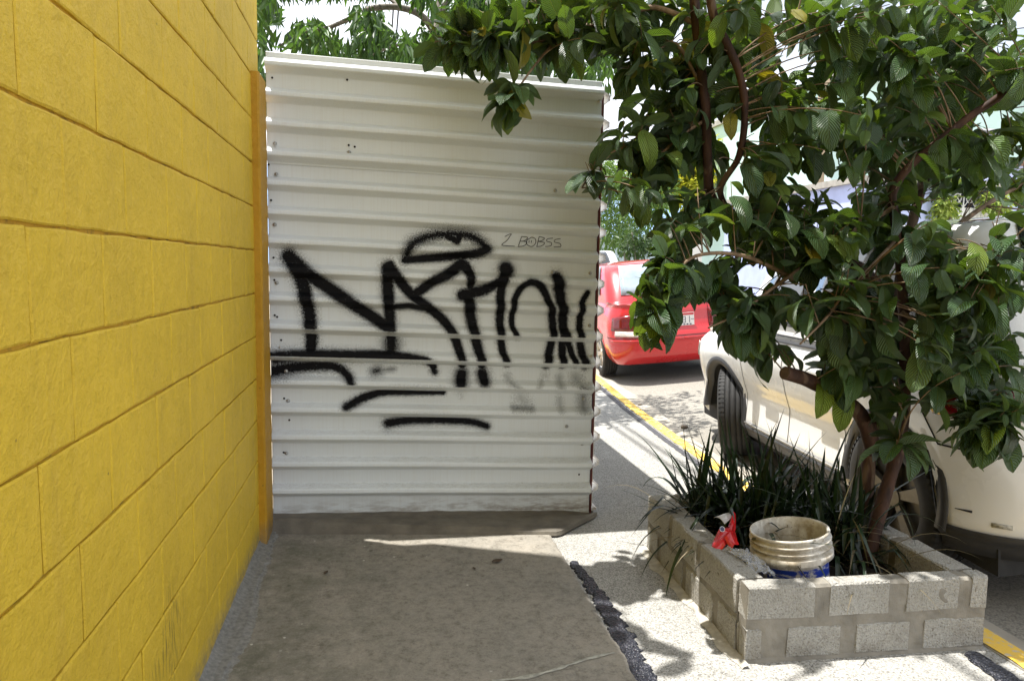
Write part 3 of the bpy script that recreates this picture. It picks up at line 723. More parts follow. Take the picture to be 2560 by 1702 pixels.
# ================================================================== bucket
BC = at(2008, 1323, 2.19); BR = 0.125; BZ = BC.z
bucket = tag(empty('plastic_bucket', (BC.x, BC.y, BZ-0.33)), 'dirty white plastic bucket with scratched blue band standing in the planter', 'bucket')
bucket.scale = (1.06, 1.06, 1.0)
bucket.rotation_euler = (R(-5), R(-6.5), 0.15)
h = 0.33; prof_b = [(0.0, 0.0), (0.100, 0.0), (0.104, 0.004)]
def br(z): return 0.104+(0.1195-0.104)*z/h
zs = [0.05, 0.12, 0.18, 0.236]
prof_b += [(br(z), z) for z in zs]
prof_b += [(br(.238), .238), (0.1325, .240), (0.133, .262), (br(.264)-.001, .264), (br(.275)-.001, .275), (0.1305, .277), (0.131, .283), (br(.285)-.001, .285), (br(.298)-.001, .298), (0.1305, .300), (0.131, .306), (br(.308)-.001, .308), (br(.320)-.001, .320), (0.1275, .322), (0.128, .327), (0.1265, .331), (0.1225, .331), (0.117, .326)]
prof_b += [(0.1165, .30), (0.112, .18), (0.102, .012), (0.0, .010)]
MB().lathe(prof_b, 48).build('body', m_bucket(), bucket, True)
n = 48
MB().lathe([(br(z)+0.0008, z) for z in (0.125, 0.165, 0.224)], 48).build('blue_band', m_blueband(), bucket, True)
pts = []
for i in range(25):
    a = math.pi*i/24; pts.append((0.132*math.cos(a)*1.0, -0.137*math.sin(a)*0.985, 0.24-0.10*math.sin(a)))
def rz(p, a): return (p[0]*math.cos(a)-p[1]*math.sin(a), p[0]*math.sin(a)+p[1]*math.cos(a), p[2])
MB().tube([rz((math.cos(math.pi*i/24)*0.1325, -0.145*math.sin(math.pi*i/24), 0.250-0.19*math.sin(math.pi*i/24)**0.8), R(58)) for i in range(25)], 0.0019, 6).build('wire_handle', m_plain('dark_wire', (0.07, 0.06, 0.05), 0.5, 0.2, 40, 0, 0.6), bucket, True)
b = MB(); a0 = R(-122)-0.3
b.add([rz((0.1340*math.cos(t), 0.1340*math.sin(t), z), 0) for z in (0.241, 0.262) for t in np.linspace(R(-118), R(-88), 6)], [(i, i+1, 7+i, 6+i) for i in range(5)])
b.build('handle_ear', m_plain('worn_white_plastic', (0.55, 0.51, 0.44), 0.5, 0.25, 40), bucket)

# ================================================================== litter
def crumple(name, mat, c, sx, sy, sz, seed, rot, label, cat, nx=9, ny=7, amp=0.03):
    P = []
    for i in range(nx):
        row = []
        for j in range(ny):
            u, v = i/(nx-1)-.5, j/(ny-1)-.5
            nz = Vector((u*5+seed, v*5, seed*1.7)); d = (noise.noise_vector(nz)+noise.noise_vector(nz*3.1)*.35)*amp
            row.append((u*sx+d.x, v*sy+d.y, (0.25-u*u-v*v)*sz+d.z+amp*0.6))
        P.append(row)
    o = MB().grid(P).build(name, mat, None, False, loc=c, rot=rot)
    sm = o.modifiers.new('t', 'SOLIDIFY'); sm.thickness = 0.002
    return tag(o, label, cat)
REDPL = m_plain('glossy_red_film', (0.52, 0.012, 0.015), 0.22, 0.25, 30, 0.15, 0, 0.3)
bagc = atz(1808, 1345, 0.275)
bag = tag(empty('snack_bag', bagc), 'crumpled red snack bag lying on the left planter rim', 'bag')
def folded(pts, name, mat, parent, wob=0.006, seed=0):
    b = MB(); P = []
    for i, (l, r_) in enumerate(pts):
        l, r_ = Vector(l), Vector(r_)
        P.append([l.lerp(r_, t)+noise.noise_vector(Vector((i*1.3+seed, t*4, seed)))*wob+Vector((0, 0, 0.012*math.sin(t*math.pi))) for t in np.linspace(0, 1, 7)])
    o = b.grid(P).build(name, mat, parent); m_ = o.modifiers.new('t', 'SOLIDIFY'); m_.thickness = 0.0015; return o
def bp(px, py, Y): return at(px, py, Y)-bagc
folded([(bp(1772,1372,2.30), bp(1800,1380,2.26)), (bp(1783,1352,2.32), bp(1815,1362,2.27)), (bp(1797,1322,2.34), bp(1832,1345,2.29)), (bp(1815,1318,2.36), bp(1838,1338,2.31))], 'front_film', REDPL, bag, 0.008, 1)
folded([(bp(1812,1345,2.28), bp(1838,1332,2.30)), (bp(1818,1360,2.26), bp(1842,1350,2.27)), (bp(1826,1378,2.24), bp(1848,1362,2.25))], 'torn_corner', REDPL, bag, 0.006, 4)
folded([(bp(1816,1330,2.34), bp(1836,1340,2.32)), (bp(1822,1312,2.38), bp(1840,1318,2.36)), (bp(1830,1284,2.42), bp(1838,1286,2.41))], 'upright_flap', REDPL, bag, 0.004, 7)
folded([(bp(1784,1292,2.42), bp(1812,1310,2.38)), (bp(1805,1287,2.42), bp(1822,1302,2.39)), (bp(1828,1283,2.425), bp(1833,1290,2.41))], 'pale_inside', m_plain('silver_film', (0.55, 0.53, 0.50), 0.35, 0.1, 30, 0, 0.3), bag, 0.003, 9)
q = bp(1801, 1327, 2.30)+Vector((0, -0.012, 0.012))
MB().lathe([(0, .001), (.010, .001), (.0105, 0)], 16, Matrix.Translation(q) @ Matrix.Rotation(R(70), 4, 'X')).build('round_mark', m_plain('dark_blue_print', (0.02, 0.02, 0.07), 0.3, 0.1, 30), bag)
MB().lathe([(.0085, .0012), (.010, .0016), (.0095, .0012)], 16, Matrix.Translation(q) @ Matrix.Rotation(R(70), 4, 'X')).build('ring_mark', m_plain('white_print', (0.7, 0.7, 0.7), 0.3, 0.1, 30), bag)
t = NT('clear_plastic'); t.set(t.b, 'Base Color', (0.55, 0.56, 0.57)); t.set(t.b, 'Roughness', 0.12); t.set(t.b, 'Alpha', 0.28); t.set(t.b, 'Specular IOR Level', 0.8); CLEAR = t.m
crumple('plastic_bag', CLEAR, atz(1872, 1410, 0.235), 0.09, 0.17, 0.05, 3.3, (0.1, 0.25, 0.2), 'crumpled clear plastic bag tucked between bucket and planter wall', 'bag', 30, 40, 0.022)
DRY = m_plain('dry_leaf', (0.06, 0.035, 0.018), 0.7, 0.3, 60)
def dry_leaf(px, py, s, rot, label):
    c = atz(px, py, 0.02); P = []
    for i in range(6):
        u = i/5; w = 0.28*math.sin(math.pi*(u*0.9+0.06)); P.append([((u-.5)*s, -w*s, 0.010*s*8*(u-.5)**2+0.012*s*6), ((u-.5)*s, 0, 0.03*s), ((u-.5)*s, w*s, 0.09*s)])
    tag(MB().grid(P).build('dry_leaf', DRY, None, True, loc=c, rot=(0, 0, rot)), label, 'leaf')
dry_leaf(1243, 1402, 0.05, 0.3, 'small curled black dry leaf alone on the walkway')
dry_leaf(815, 1430, 0.028, 1.1, 'tiny dark leaf scrap on walkway near the yellow wall')
dry_leaf(1185, 1420, 0.02, 2.0, 'tiny dark scrap on the middle of the walkway')
# pebbles in the gutter
for i, (px, py) in enumerate([(1710, 1072), (1600, 1012)]):
    c = atz(px, py, -0.12)
    bm_ = MB(); rr = random.Random(i); s = 0.02+0.012*rr.random()
    P = [[(s*math.sin(a)*math.cos(b_)*(1+.3*rr.random()), s*math.sin(a)*math.sin(b_), s*0.6*math.cos(a)*(1+.3*rr.random())) for b_ in np.linspace(0, 2*math.pi, 7)] for a in np.linspace(0.05, 3.1, 5)]
    tag(bm_.grid(P).build('pebble', m_plain('pebble_stone', (0.16, 0.13, 0.10), 0.9, 0.2, 30) if i == 0 else bpy.data.materials['pebble_stone'], None, True, loc=(c.x, c.y, road_zz(c.x, c.y)+s*0.5)), ['small dark pebble on the gutter beside the front wheel of the white hatchback', 'small pebble on the street behind the red sedan'][i], 'pebble')

# ================================================================== strap-leaved plant in the planter
def blade(base, dirv, L, w, bend, n=8, kink=None):
    """a long strap leaf; returns verts/faces"""
    d = Vector(dirv).normalized(); p = Vector(base); side = d.cross(Vector((0, 0, 1))); 
    if side.length < 1e-3: side = Vector((1, 0, 0))
    side.normalize(); v = []; f = []
    for i in range(n+1):
        t = i/n; ww = w*(0.55+0.9*t if t < 0.3 else 0.82+0.18*math.sin(1.6)) * (1-max(0, (t-0.55)/0.45)**1.6) + 0.0006
        up = side.cross(d).normalized()
        v += [p-side*ww*0.5+up*ww*0.18, p, p+side*ww*0.5+up*ww*0.18]
        if kink and abs(t-kink) < 0.5/n: d = (d+Vector((0, 0, -1.6))).normalized()
        d = (d+Vector((0, 0, -bend*(0.3+t))) / n*1.0).normalized(); p = p+d*(L/n)
    for i in range(n):
        for k in range(2): f.append((i*3+k, i*3+k+1, i*3+4+k, i*3+3+k))
    return v, f
BLADE = m_foliage('dark_strap_leaf', (0.006, 0.012, 0.006), (0.022, 0.045, 0.016), 0.15, 0.38)
DRYB = m_foliage('dry_strap_leaf', (0.10, 0.08, 0.045), (0.24, 0.20, 0.12), 0.2, 0.6)
plant = tag(empty('strap_leaf_plant', (1.55, 2.45, 0.13)), 'dark grassy strap-leaved plant with trimmed blades filling the planter', 'plant')
PL = Vector((1.55, 2.45, 0.13))
def blade_obj(lst, name, mat, kind=None):
    v = []; f = []; r_ = []
    for (bv, bf) in lst:
        b0 = len(v); rn = random.random(); v += [p-PL for p in bv]; f += [tuple(i+b0 for i in q) for q in bf]; r_ += [rn]*len(bv)
    me = mesh(name, v, f, mat, True); attr(me, 'rnd', r_); o = obj(name, me, plant)
    if kind: o['kind'] = kind
    return o
green, dry = [], []
clumps = [(1.40, 2.62), (1.47, 2.70), (1.52, 2.58), (1.60, 2.68), (1.66, 2.60), (1.72, 2.66), (1.58, 2.50), (1.45, 2.50), (1.70, 2.45), (1.80, 2.56), (1.84, 2.42), (1.36, 2.72), (1.76, 2.34)]
for (cx, cy) in clumps:
    for i in range(46):
        a = random.uniform(0, 2*math.pi); sp = abs(random.gauss(0, 0.85)); 
        d = Vector((math.cos(a)*sp-0.12, math.sin(a)*sp, 0.85)); L = random.uniform(0.24, 0.58)
        bs = (cx+random.gauss(0, .03), cy+random.gauss(0, .03), 0.12)
        green.append(blade(bs, d, L, random.uniform(.010, .021), random.choice([0.05, 0.4, 1.2, 2.2, 3.2])*random.uniform(.6, 1.3), 10, random.choice([None, None, None, 0.4, 0.6])))
    for i in range(9):
        a = random.uniform(0, 2*math.pi); d = Vector((math.cos(a)*0.8, math.sin(a)*0.8, random.uniform(.3, 1)))
        dry.append(blade((cx+random.gauss(0, .05), cy+random.gauss(0, .05), 0.14), d, random.uniform(.2, .42), random.uniform(.005, .009), random.uniform(1.2, 3.0), 9))
for i in range(26):   # dry blades spilling forward by the bucket
    dry.append(blade((random.uniform(1.62, 1.85), random.uniform(2.1, 2.4), random.uniform(.15, .22)), Vector((random.uniform(-1, 1), random.uniform(-.6, .4), random.uniform(.1, .8))), random.uniform(.18, .36), .006, random.uniform(.6, 2.2), 9))
for i in range(30):   # stray blades over the left rim
    green.append(blade((1.33+random.gauss(0, .03), 2.5+random.gauss(0, .09), .16), Vector((-0.9, -0.4+random.gauss(0, .4), .55)), random.uniform(.15, .25), .007, random.uniform(.8, 2), 8))
random.shuffle(green)
for g in green[:70]: blade_obj([g], 'leaf', BLADE)
blade_obj(green[70:], 'foliage', BLADE, 'stuff'); blade_obj(dry, 'dry_foliage', DRYB, 'stuff')

# ================================================================== guava tree
LV = []   # leaf variants: verts (Vn,3), shared faces / uv
def leaf_variant(seed, fold, curl, twist, wav):
    rr = random.Random(seed); ns = 7; v = []; uv = []
    for i in range(ns+1):
        t = i/ns; w = 0.255*max(0.02, 1-(abs(t-0.5)/0.5)**2.2)**0.62
        bx = 0.0; ang = curl*(t**1.4)
        y = t*math.cos(ang*0.6); z = -t*math.sin(ang*0.6)
        for k, u in enumerate((-1, -0.5, 0, 0.5, 1)):
            lift = fold*abs(u)*w - 0.35*fold*(u*u)*w*1.2 + wav*math.sin(t*13+u*2+seed)*0.012*abs(u)
            tw = twist*t
            x = u*w; zz = z+lift+x*math.sin(tw)
            v.append((x*math.cos(tw), y, zz)); uv.append((0.5+0.5*u, t))
    f = [(i*5+k, i*5+k+1, i*5+6+k, i*5+5+k) for i in range(ns) for k in range(4)]
    return np.array(v), f, np.array(uv)
VAR = [leaf_variant(1, .55, .5, .2, 1), leaf_variant(2, .35, .9, -.3, 1.2), leaf_variant(3, .75, .3, .1, .8), leaf_variant(4, .25, 1.3, .5, 1), leaf_variant(5, .9, .7, -.6, 1.4), leaf_variant(6, .4, .15, .0, 1)]
FACES = np.array(VAR[0][1]); UVL = VAR[0][2]
LEAF_O = m_leaf('guava_leaf', True); LEAF_S = m_leaf('guava_foliage', False)
def set_uv(me, uvv, nrep=1):
    ul = me.uv_layers.new(name='UVMap'); li = np.empty(len(me.loops), np.int32); me.loops.foreach_get('vertex_index', li)
    ul.data.foreach_set('uv', uvv[li].astype(np.float32).ravel())
leaf_meshes = []
for v_, f_, u_ in VAR:
    me = fast_mesh('leaf', v_, FACES, LEAF_O, True); set_uv(me, u_); leaf_meshes.append(me)

guava = empty('guava_tree', (1.84, 2.36, 0.13))
tag(guava, 'guava tree with reddish trunk and broad ribbed leaves growing from the block planter', 'tree')
G0 = Vector((1.84, 2.36, 0.13))
limbs = []   # main branch polylines for attaching twigs
def limb(name, pxs, r0, r1, mat=BARK, n=9, k=6, knob=0.12):
    pts = smooth_path([at(*p) for p in pxs], k); m = len(pts)
    rad = [(r0+(r1-r0)*i/(m-1))*(1+knob*noise.noise(pts[i]*14)) for i in range(m)]
    limbs.append((pts, rad)); b = MB().tube([p-G0 for p in pts], rad, n)
    return b.build(name, mat, guava, True)
limb('trunk', [(2170,1400,2.30),(2205,1260,2.33),(2250,1100,2.38),(2262,960,2.42),(2262,840,2.45),(2255,720,2.48),(2248,620,2.50),(2240,545,2.50),(2228,500,2.5)], 0.027, 0.015, n=12)
limb('trunk', [(2150,1400,2.36),(2165,1250,2.42),(2175,1120,2.46),(2200,980,2.52),(2235,860,2.60),(2250,700,2.72),(2290,520,2.85),(2330,380,2.95),(2370,250,3.0),(2400,80,3.05),(2420,-150,3.1)], 0.027, 0.019, n=12)
limb('sawn_limb', [(2185,1130,2.43),(2150,1035,2.42),(2085,985,2.38),(2020,950,2.34),(1962,932,2.31)], 0.031, 0.024, n=11)
limb('limb', [(2240,860,2.62),(2190,760,2.66),(2120,690,2.70),(2050,650,2.72),(1985,625,2.74)], 0.034, 0.026)
limb('limb', [(2230,760,2.66),(2160,680,2.72),(2090,640,2.78),(2010,600,2.82),(1900,560,2.8),(1800,520,2.75),(1772,470,2.7)], 0.030, 0.018)
limb('limb', [(1772,475,2.70),(1768,380,2.68),(1763,260,2.66),(1748,130,2.64),(1736,0,2.62),(1720,-200,2.6)], 0.019, 0.019)
limb('limb', [(1850,560,2.78),(1800,480,2.66),(1848,390,2.58),(1862,280,2.54),(1850,190,2.52),(1818,110,2.52),(1782,30,2.5),(1760,-150,2.5)], 0.012, 0.017)
limb('limb', [(2252,650,2.50),(2235,540,2.48),(2232,480,2.46),(2270,420,2.42),(2340,360,2.38),(2420,295,2.34),(2500,240,2.3),(2600,150,2.2)], 0.018, 0.013)
limb('branch', [(1740,60,2.64),(1640,20,2.7),(1560,40,2.75),(1480,65,2.8),(1400,90,2.83),(1320,110,2.84),(1230,100,2.85),(1180,120,2.84)], 0.012, 0.004, TWIG)
limb('branch', [(1400,90,2.83),(1340,160,2.78),(1290,230,2.72),(1262,280,2.68)], 0.006, 0.003, TWIG)
limb('branch', [(1765,300,2.67),(1700,340,2.68),(1640,390,2.66),(1560,370,2.66),(1510,400,2.64),(1480,430,2.62),(1455,470,2.6)], 0.008, 0.003, TWIG)
limb('branch', [(1766,250,2.67),(1690,110,2.72),(1620,150,2.72),(1560,190,2.72)], 0.008, 0.004, TWIG)
limb('branch', [(2232,520,2.46),(2100,600,2.4),(1960,700,2.36),(1850,780,2.34),(1770,820,2.34)], 0.011, 0.003, TWIG)
limb('branch', [(1990,700,2.4),(1860,640,2.36),(1740,640,2.3),(1680,700,2.26),(1640,790,2.22)], 0.009, 0.003, TWIG)
limb('branch', [(2255,780,2.46),(2330,840,2.36),(2390,930,2.26),(2440,1030,2.16),(2470,1090,2.1)], 0.011, 0.003, TWIG)
limb('branch', [(2255,700,2.48),(2360,690,2.34),(2430,660,2.22),(2500,640,2.1)], 0.010, 0.004, TWIG)
limb('branch', [(2255,1000,2.40),(2270,1030,2.3),(2255,1080,2.22),(2240,1120,2.16)], 0.006, 0.003, TWIG)
limb('branch', [(2330,380,2.95),(2200,340,3.0),(2050,300,3.0),(1950,260,3.0)], 0.014, 0.005, TWIG)
limb('branch', [(2400,80,3.05),(2250,100,3.0),(2100,110,2.9),(1980,90,2.9)], 0.013, 0.005, TWIG)
limb('branch', [(2250,700,2.72),(2400,560,2.8),(2520,480,2.85),(2650,420,2.9)], 0.016, 0.006, TWIG)
limb('branch', [(2240,600,2.5),(2130,720,2.3),(2060,800,2.2),(2000,860,2.15)], 0.008, 0.003, TWIG)
# higher boughs, above the picture, that shade planter and sidewalk
def bough(pts, r0, r1):
    q = smooth_path(pts, 6); m = len(q); rad = [r0+(r1-r0)*i/(m-1) for i in range(m)]
    limbs.append((q, rad)); MB().tube([p-G0 for p in q], rad, 7).build('branch', TWIG, guava, True)
tp = limbs[5][0][-1]; tq = limbs[6][0][-1]; tr_ = limbs[1][0][-1]
bough([tp, tp+Vector((-.15, -.1, .35)), tp+Vector((-.5, -.35, .6)), tp+Vector((-.9, -.5, .7))], .016, .005)
bough([tp, tp+Vector((-.2, .1, .3)), tp+Vector((-.6, .1, .45)), tp+Vector((-1.0, .15, .45))], .014, .005)
bough([tq, tq+Vector((.1, -.3, .4)), tq+Vector((.0, -.7, .7)), tq+Vector((-.2, -1.0, .8))], .014, .005)
bough([tr_, tr_+Vector((-.1, -.3, .4)), tr_+Vector((-.3, -.8, .7)), tr_+Vector((-.4, -1.3, .8))], .018, .005)
bough([tr_, tr_+Vector((.2, -.1, .4)), tr_+Vector((.5, -.5, .8)), tr_+Vector((.6, -1.1, .9))], .018, .005)
bough([tr_, tr_+Vector((-.3, .1, .4)), tr_+Vector((-.9, .1, .7))], .016, .005)
# peeling bark scraps
b = MB()
for (px, py, Y) in [(2215,770,2.42),(2225,840,2.41),(2205,880,2.40),(2210,900,2.4),(2220,740,2.42),(2222,690,2.43),(2240,800,2.41)]:
    c = at(px, py, Y); L = random.uniform(.04, .09)
    v, f = blade(c-G0, Vector((random.uniform(-.6, .3), -.5, random.uniform(-1.2, .2))), L, 0.02, random.uniform(0, 3), 6); b.add(v, f)
b.build('peeling_bark', m_plain('pale_bark_scrap', (0.30, 0.25, 0.16), 0.8, 0.3, 40), guava)['kind'] = 'stuff'
# cross-section of the sawn limb
q = limbs[2][0]; tdir = (q[-1]-q[-3]).normalized()
MB().lathe([(0, .003), (.016, .003), (.024, .0015), (.025, 0)], 14, Matrix.Translation(q[-1]-G0) @ tdir.to_track_quat('Z', 'Y').to_matrix().to_4x4()).build('sawn_end', m_plain('weathered_cut_wood', (0.08, 0.05, 0.032), 0.85, 0.3, 40), guava)

allp = [(p, i, j) for i, (q, r_) in enumerate(limbs) for j, p in enumerate(q)]
ALLP = np.array([tuple(p[0]) for p in allp])
def inside(px, py, poly):
    c = False; n = len(poly)
    for i in range(n):
        x0, y0 = poly[i]; x1, y1 = poly[(i+1) % n]
        if (y0 > py) != (y1 > py) and px < (x1-x0)*(py-y0)/(y1-y0)+x0: c = not c
    return c
HOLES = [[(1690,735),(1785,760),(1785,900),(1690,900)], [(1470,500),(1560,500),(1590,590),(1590,760),(1575,900),(1480,900)], [(1590,590),(1625,590),(1625,660),(1590,720)], [(1700,880),(1800,900),(1900,960),(1900,1100),(1620,1000),(1600,900)], [(1340,200),(1500,215),(1500,430),(1400,470),(1330,400)], [(1500,560),(1590,600),(1590,760),(1500,760)], [(1700,640),(1800,560),(1830,600),(1770,690)], [(1840,640),(1960,660),(1960,745),(1850,740)], [(1965,680),(2090,690),(2090,745),(1965,745)],
         [(1800,340),(1860,380),(1850,450),(1800,430)], [(1930,100),(2000,130),(2000,180),(1930,200)], [(2360,480),(2470,480),(2480,640),(2370,640)], [(1680,60),(1720,80),(1700,150),(1660,140)], [(2040,420),(2110,430),(2110,470),(2040,460)], [(2450,270),(2540,260),(2540,310),(2450,330)],
         [(1940,760),(2000,800),(1990,860),(1930,860)], [(1860,280),(1930,300),(1910,360),(1860,340)], [(2290,470),(2350,480),(2340,560),(2280,560)]]
REG = [  # picture-side outline of each foliage mass, near and far limit, number of shoots
 ([(1070,90),(1180,60),(1270,100),(1230,150),(1120,185)], 2.70, 2.95, 16), ([(1240,0),(1500,0),(1500,140),(1330,150),(1250,110)], 2.6, 3.1, 26), ([(1240,215),(1300,215),(1285,280),(1245,270)], 2.65, 2.75, 4),
 ([(1520,20),(1760,0),(1760,230),(1540,220)], 2.5, 3.0, 38), ([(1530,230),(1760,220),(1760,440),(1570,440),(1540,330)], 2.5, 2.95, 38), ([(1440,400),(1500,400),(1480,460),(1440,455)], 2.55, 2.65, 3),
 ([(1590,470),(1760,470),(1790,590),(1720,650),(1620,590)], 2.25, 2.7, 15), ([(1610,650),(1700,640),(1720,740),(1660,800),(1620,760)], 2.18, 2.4, 10), ([(1600,780),(1650,790),(1640,820),(1610,815)], 2.15, 2.25, 3), ([(1690,700),(1790,690),(1800,800),(1740,830)], 2.3, 2.6, 9),
 ([(1760,0),(2150,0),(2150,250),(1780,250)], 2.3, 3.3, 44), ([(2150,0),(2560,0),(2560,260),(2150,260)], 2.2, 3.3, 52), ([(1780,240),(2150,240),(2150,520),(1880,540),(1790,440)], 2.3, 3.2, 50), ([(2150,250),(2560,250),(2560,540),(2150,540)], 2.1, 3.2, 40),
 ([(1780,540),(1980,540),(1990,640),(1830,640)], 2.3, 2.8, 12), ([(1980,520),(2240,520),(2240,640),(1990,650)], 2.2, 2.8, 18), ([(1790,730),(1960,750),(1960,860),(1840,880)], 2.3, 2.6, 17), ([(1960,740),(2150,660),(2180,830),(2060,860),(1980,840)], 2.15, 2.5, 20),
 ([(2060,850),(2230,830),(2240,960),(2130,930)], 2.15, 2.5, 11), ([(2250,560),(2560,560),(2560,760),(2260,720)], 1.95, 2.6, 24), ([(2270,720),(2560,740),(2560,900),(2330,900)], 1.95, 2.5, 24), ([(2300,880),(2560,890),(2560,1060),(2450,1080),(2370,980)], 1.95, 2.4, 18),
 ([(2225,1085),(2260,1085),(2255,1120),(2230,1115)], 2.12, 2.2, 2), ([(2370,1040),(2480,1060),(2520,1090),(2440,1100)], 1.95, 2.15, 5), ([(2130,960),(2250,960),(2230,1010)], 2.25, 2.4, 6)]
LP_ = [(proj(p)) for i in (5, 6, 7, 0) for p in limbs[i][0]]
def in_front_of_limb(lp):
    if random.random() < 0.25: return False
    return any(abs(lp[0]-a) < 34 and abs(lp[1]-b_) < 34 and lp[2] < z for a, b_, z in LP_)
leaves = []   # (pos, axis, normal, length, variant, rnd)
twigs = MB(); 
def shoot(tip, start, n_pairs, bright=0.0, size=1.0):
    tip, start = Vector(tip), Vector(start)
    d = tip-start; L = d.length
    midp = start.lerp(tip, 0.5)+Vector((random.gauss(0, .12), random.gauss(0, .12), 0.22))*min(L, 0.6)*0.6
    path = [start.lerp(midp, t).lerp(midp.lerp(tip, t), t) for t in np.linspace(0, 1, 9)]
    r0 = 0.0022+0.003*min(1, L)
    twigs.tube([p-G0 for p in path], [r0+(0.0016-r0)*i/8 for i in range(9)], 4, False)
    ln = random.uniform(0.10, 0.17)*size
    td = (path[-1]-path[-2]).normalized()
    for k in range(n_pairs):
        t = 1-0.10*k-(0.05 if k else 0); 
        bk = k*random.uniform(.025, .045)
        ii = 8; acc = 0
        while ii > 0 and acc < bk: acc += (path[ii]-path[ii-1]).length; ii -= 1
        pos = path[max(ii, 1)] if k else path[-1]
        ax = (path[ii]-path[max(ii-1, 0)]); ax = ax.normalized() if ax.length > 1e-5 else td
        a0 = random.uniform(0, 2*math.pi) if k == 0 else a0+math.pi/2+random.gauss(0, .3)
        ref = ax.cross(Vector((0, 0, 1))); ref = ref.normalized() if ref.length > 1e-3 else Vector((1, 0, 0)); ref2 = ax.cross(ref)
        for s in (0, math.pi):
            if k > 1 and random.random() < 0.15: continue
            lat = ref*math.cos(a0+s)+ref2*math.sin(a0+s)
            dr = lat*random.uniform(.7, 1.0)+ax*random.uniform(.1, .6)+Vector((0, 0, -random.uniform(-.05, .85)))
            dr.normalize()
            up = Vector((random.gauss(0, .3), random.gauss(0, .3), 1))+lat*0.25
            nn = (up-dr*up.dot(dr)).normalized()
            sz = (0.120 if k else 0.080)*random.choice([.55, .8, .95, 1.05, 1.15, 1.25])*random.uniform(.9, 1.08)*size
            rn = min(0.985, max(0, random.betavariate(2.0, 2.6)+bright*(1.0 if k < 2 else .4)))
            if random.random() < 0.012: rn = random.uniform(.95, 1.0)
            lp = proj(pos+dr*sz*0.55)
            if in_front_of_limb(lp): continue
            if lp[2] > 0.2 and any(inside(lp[0], lp[1], h) for h in HOLES): continue
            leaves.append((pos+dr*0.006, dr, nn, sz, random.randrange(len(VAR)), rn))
def nearest(P):
    d = np.linalg.norm(ALLP-np.array(tuple(P)), axis=1)+0.25*np.maximum(0, ALLP[:, 2]-P[2]-0.05)*0
    k = np.argsort(d)[random.randrange(0, 3)]; return Vector(ALLP[k])
for poly, d0, d1, cnt in REG:
    xs_ = [p[0] for p in poly]; ys_ = [p[1] for p in poly]; got = 0; tries = 0
    while got < cnt*(1.08 if d0 > 2.2 and ys_[0] < 500 else 1.65) and tries < 6000:
        tries += 1; px, py = random.uniform(min(xs_), max(xs_)), random.uniform(min(ys_), max(ys_))
        if not inside(px, py, poly): continue
        if any(inside(px, py+25, h) for h in HOLES): continue
        tip = at(px, py-18, random.uniform(d0, d1)); got += 1
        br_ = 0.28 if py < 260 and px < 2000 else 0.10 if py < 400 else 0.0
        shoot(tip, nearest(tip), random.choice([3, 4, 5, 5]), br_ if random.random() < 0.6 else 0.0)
# foliage above and beside the picture
def outbox(n, f):
    for _ in range(n):
        p = f(); a, b_, z = proj(p)
        if z > 0.1 and -40 < a < 2600 and b_ > -70: continue
        shoot(p, nearest(p), 4, 0.1)
tops = [limbs[-1-k][0] for k in range(6)]
def ftop():
    q = random.choice(tops); p = random.choice(q); return p+Vector((random.gauss(0, .22), random.gauss(0, .22), random.gauss(0.02, .15)))
outbox(70, ftop)
outbox(40, lambda: at(random.uniform(2560, 3000), random.uniform(-200, 900), random.uniform(1.8, 3.2)))
outbox(8, lambda: at(random.uniform(1500, 2600), random.uniform(-400, -60), random.uniform(2.2, 3.3)))
twigs.build('twigs', TWIG, guava, True)['kind'] = 'stuff'
def leaf_matrix(pos, dr, nn, sz):
    x = dr.cross(nn).normalized(); return Matrix(((x.x*sz, dr.x*sz, nn.x*sz, pos.x), (x.y*sz, dr.y*sz, nn.y*sz, pos.y), (x.z*sz, dr.z*sz, nn.z*sz, pos.z), (0, 0, 0, 1)))
score = []
for k, (pos, dr, nn, sz, vr, rn) in enumerate(leaves):
    a, b_, z = proj(pos+dr*sz*0.5); vis = z > 0.3 and 0 < a < 2560 and 0 < b_ < 1702
    fac = abs(Vector(CAM-np.array(tuple(pos))).normalized().dot(nn))
    score.append((sz*sz*(0.25+fac)/(z**3) if vis else 0.0, k))
score.sort(reverse=True); top = set(k for _, k in score[:298])
VV, FF, UU, RN = [], [], [], []; base = 0
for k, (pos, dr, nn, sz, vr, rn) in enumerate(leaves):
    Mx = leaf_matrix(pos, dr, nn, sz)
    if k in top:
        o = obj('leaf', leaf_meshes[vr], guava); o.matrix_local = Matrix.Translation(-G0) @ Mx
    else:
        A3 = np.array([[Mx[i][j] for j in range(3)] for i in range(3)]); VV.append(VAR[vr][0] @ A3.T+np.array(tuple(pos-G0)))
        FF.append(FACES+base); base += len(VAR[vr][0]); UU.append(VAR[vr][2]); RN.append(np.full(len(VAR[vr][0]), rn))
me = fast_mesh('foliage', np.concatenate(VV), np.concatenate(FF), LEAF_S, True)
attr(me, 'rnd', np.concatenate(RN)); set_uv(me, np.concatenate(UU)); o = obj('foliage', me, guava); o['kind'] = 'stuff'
print('guava leaves', len(leaves))
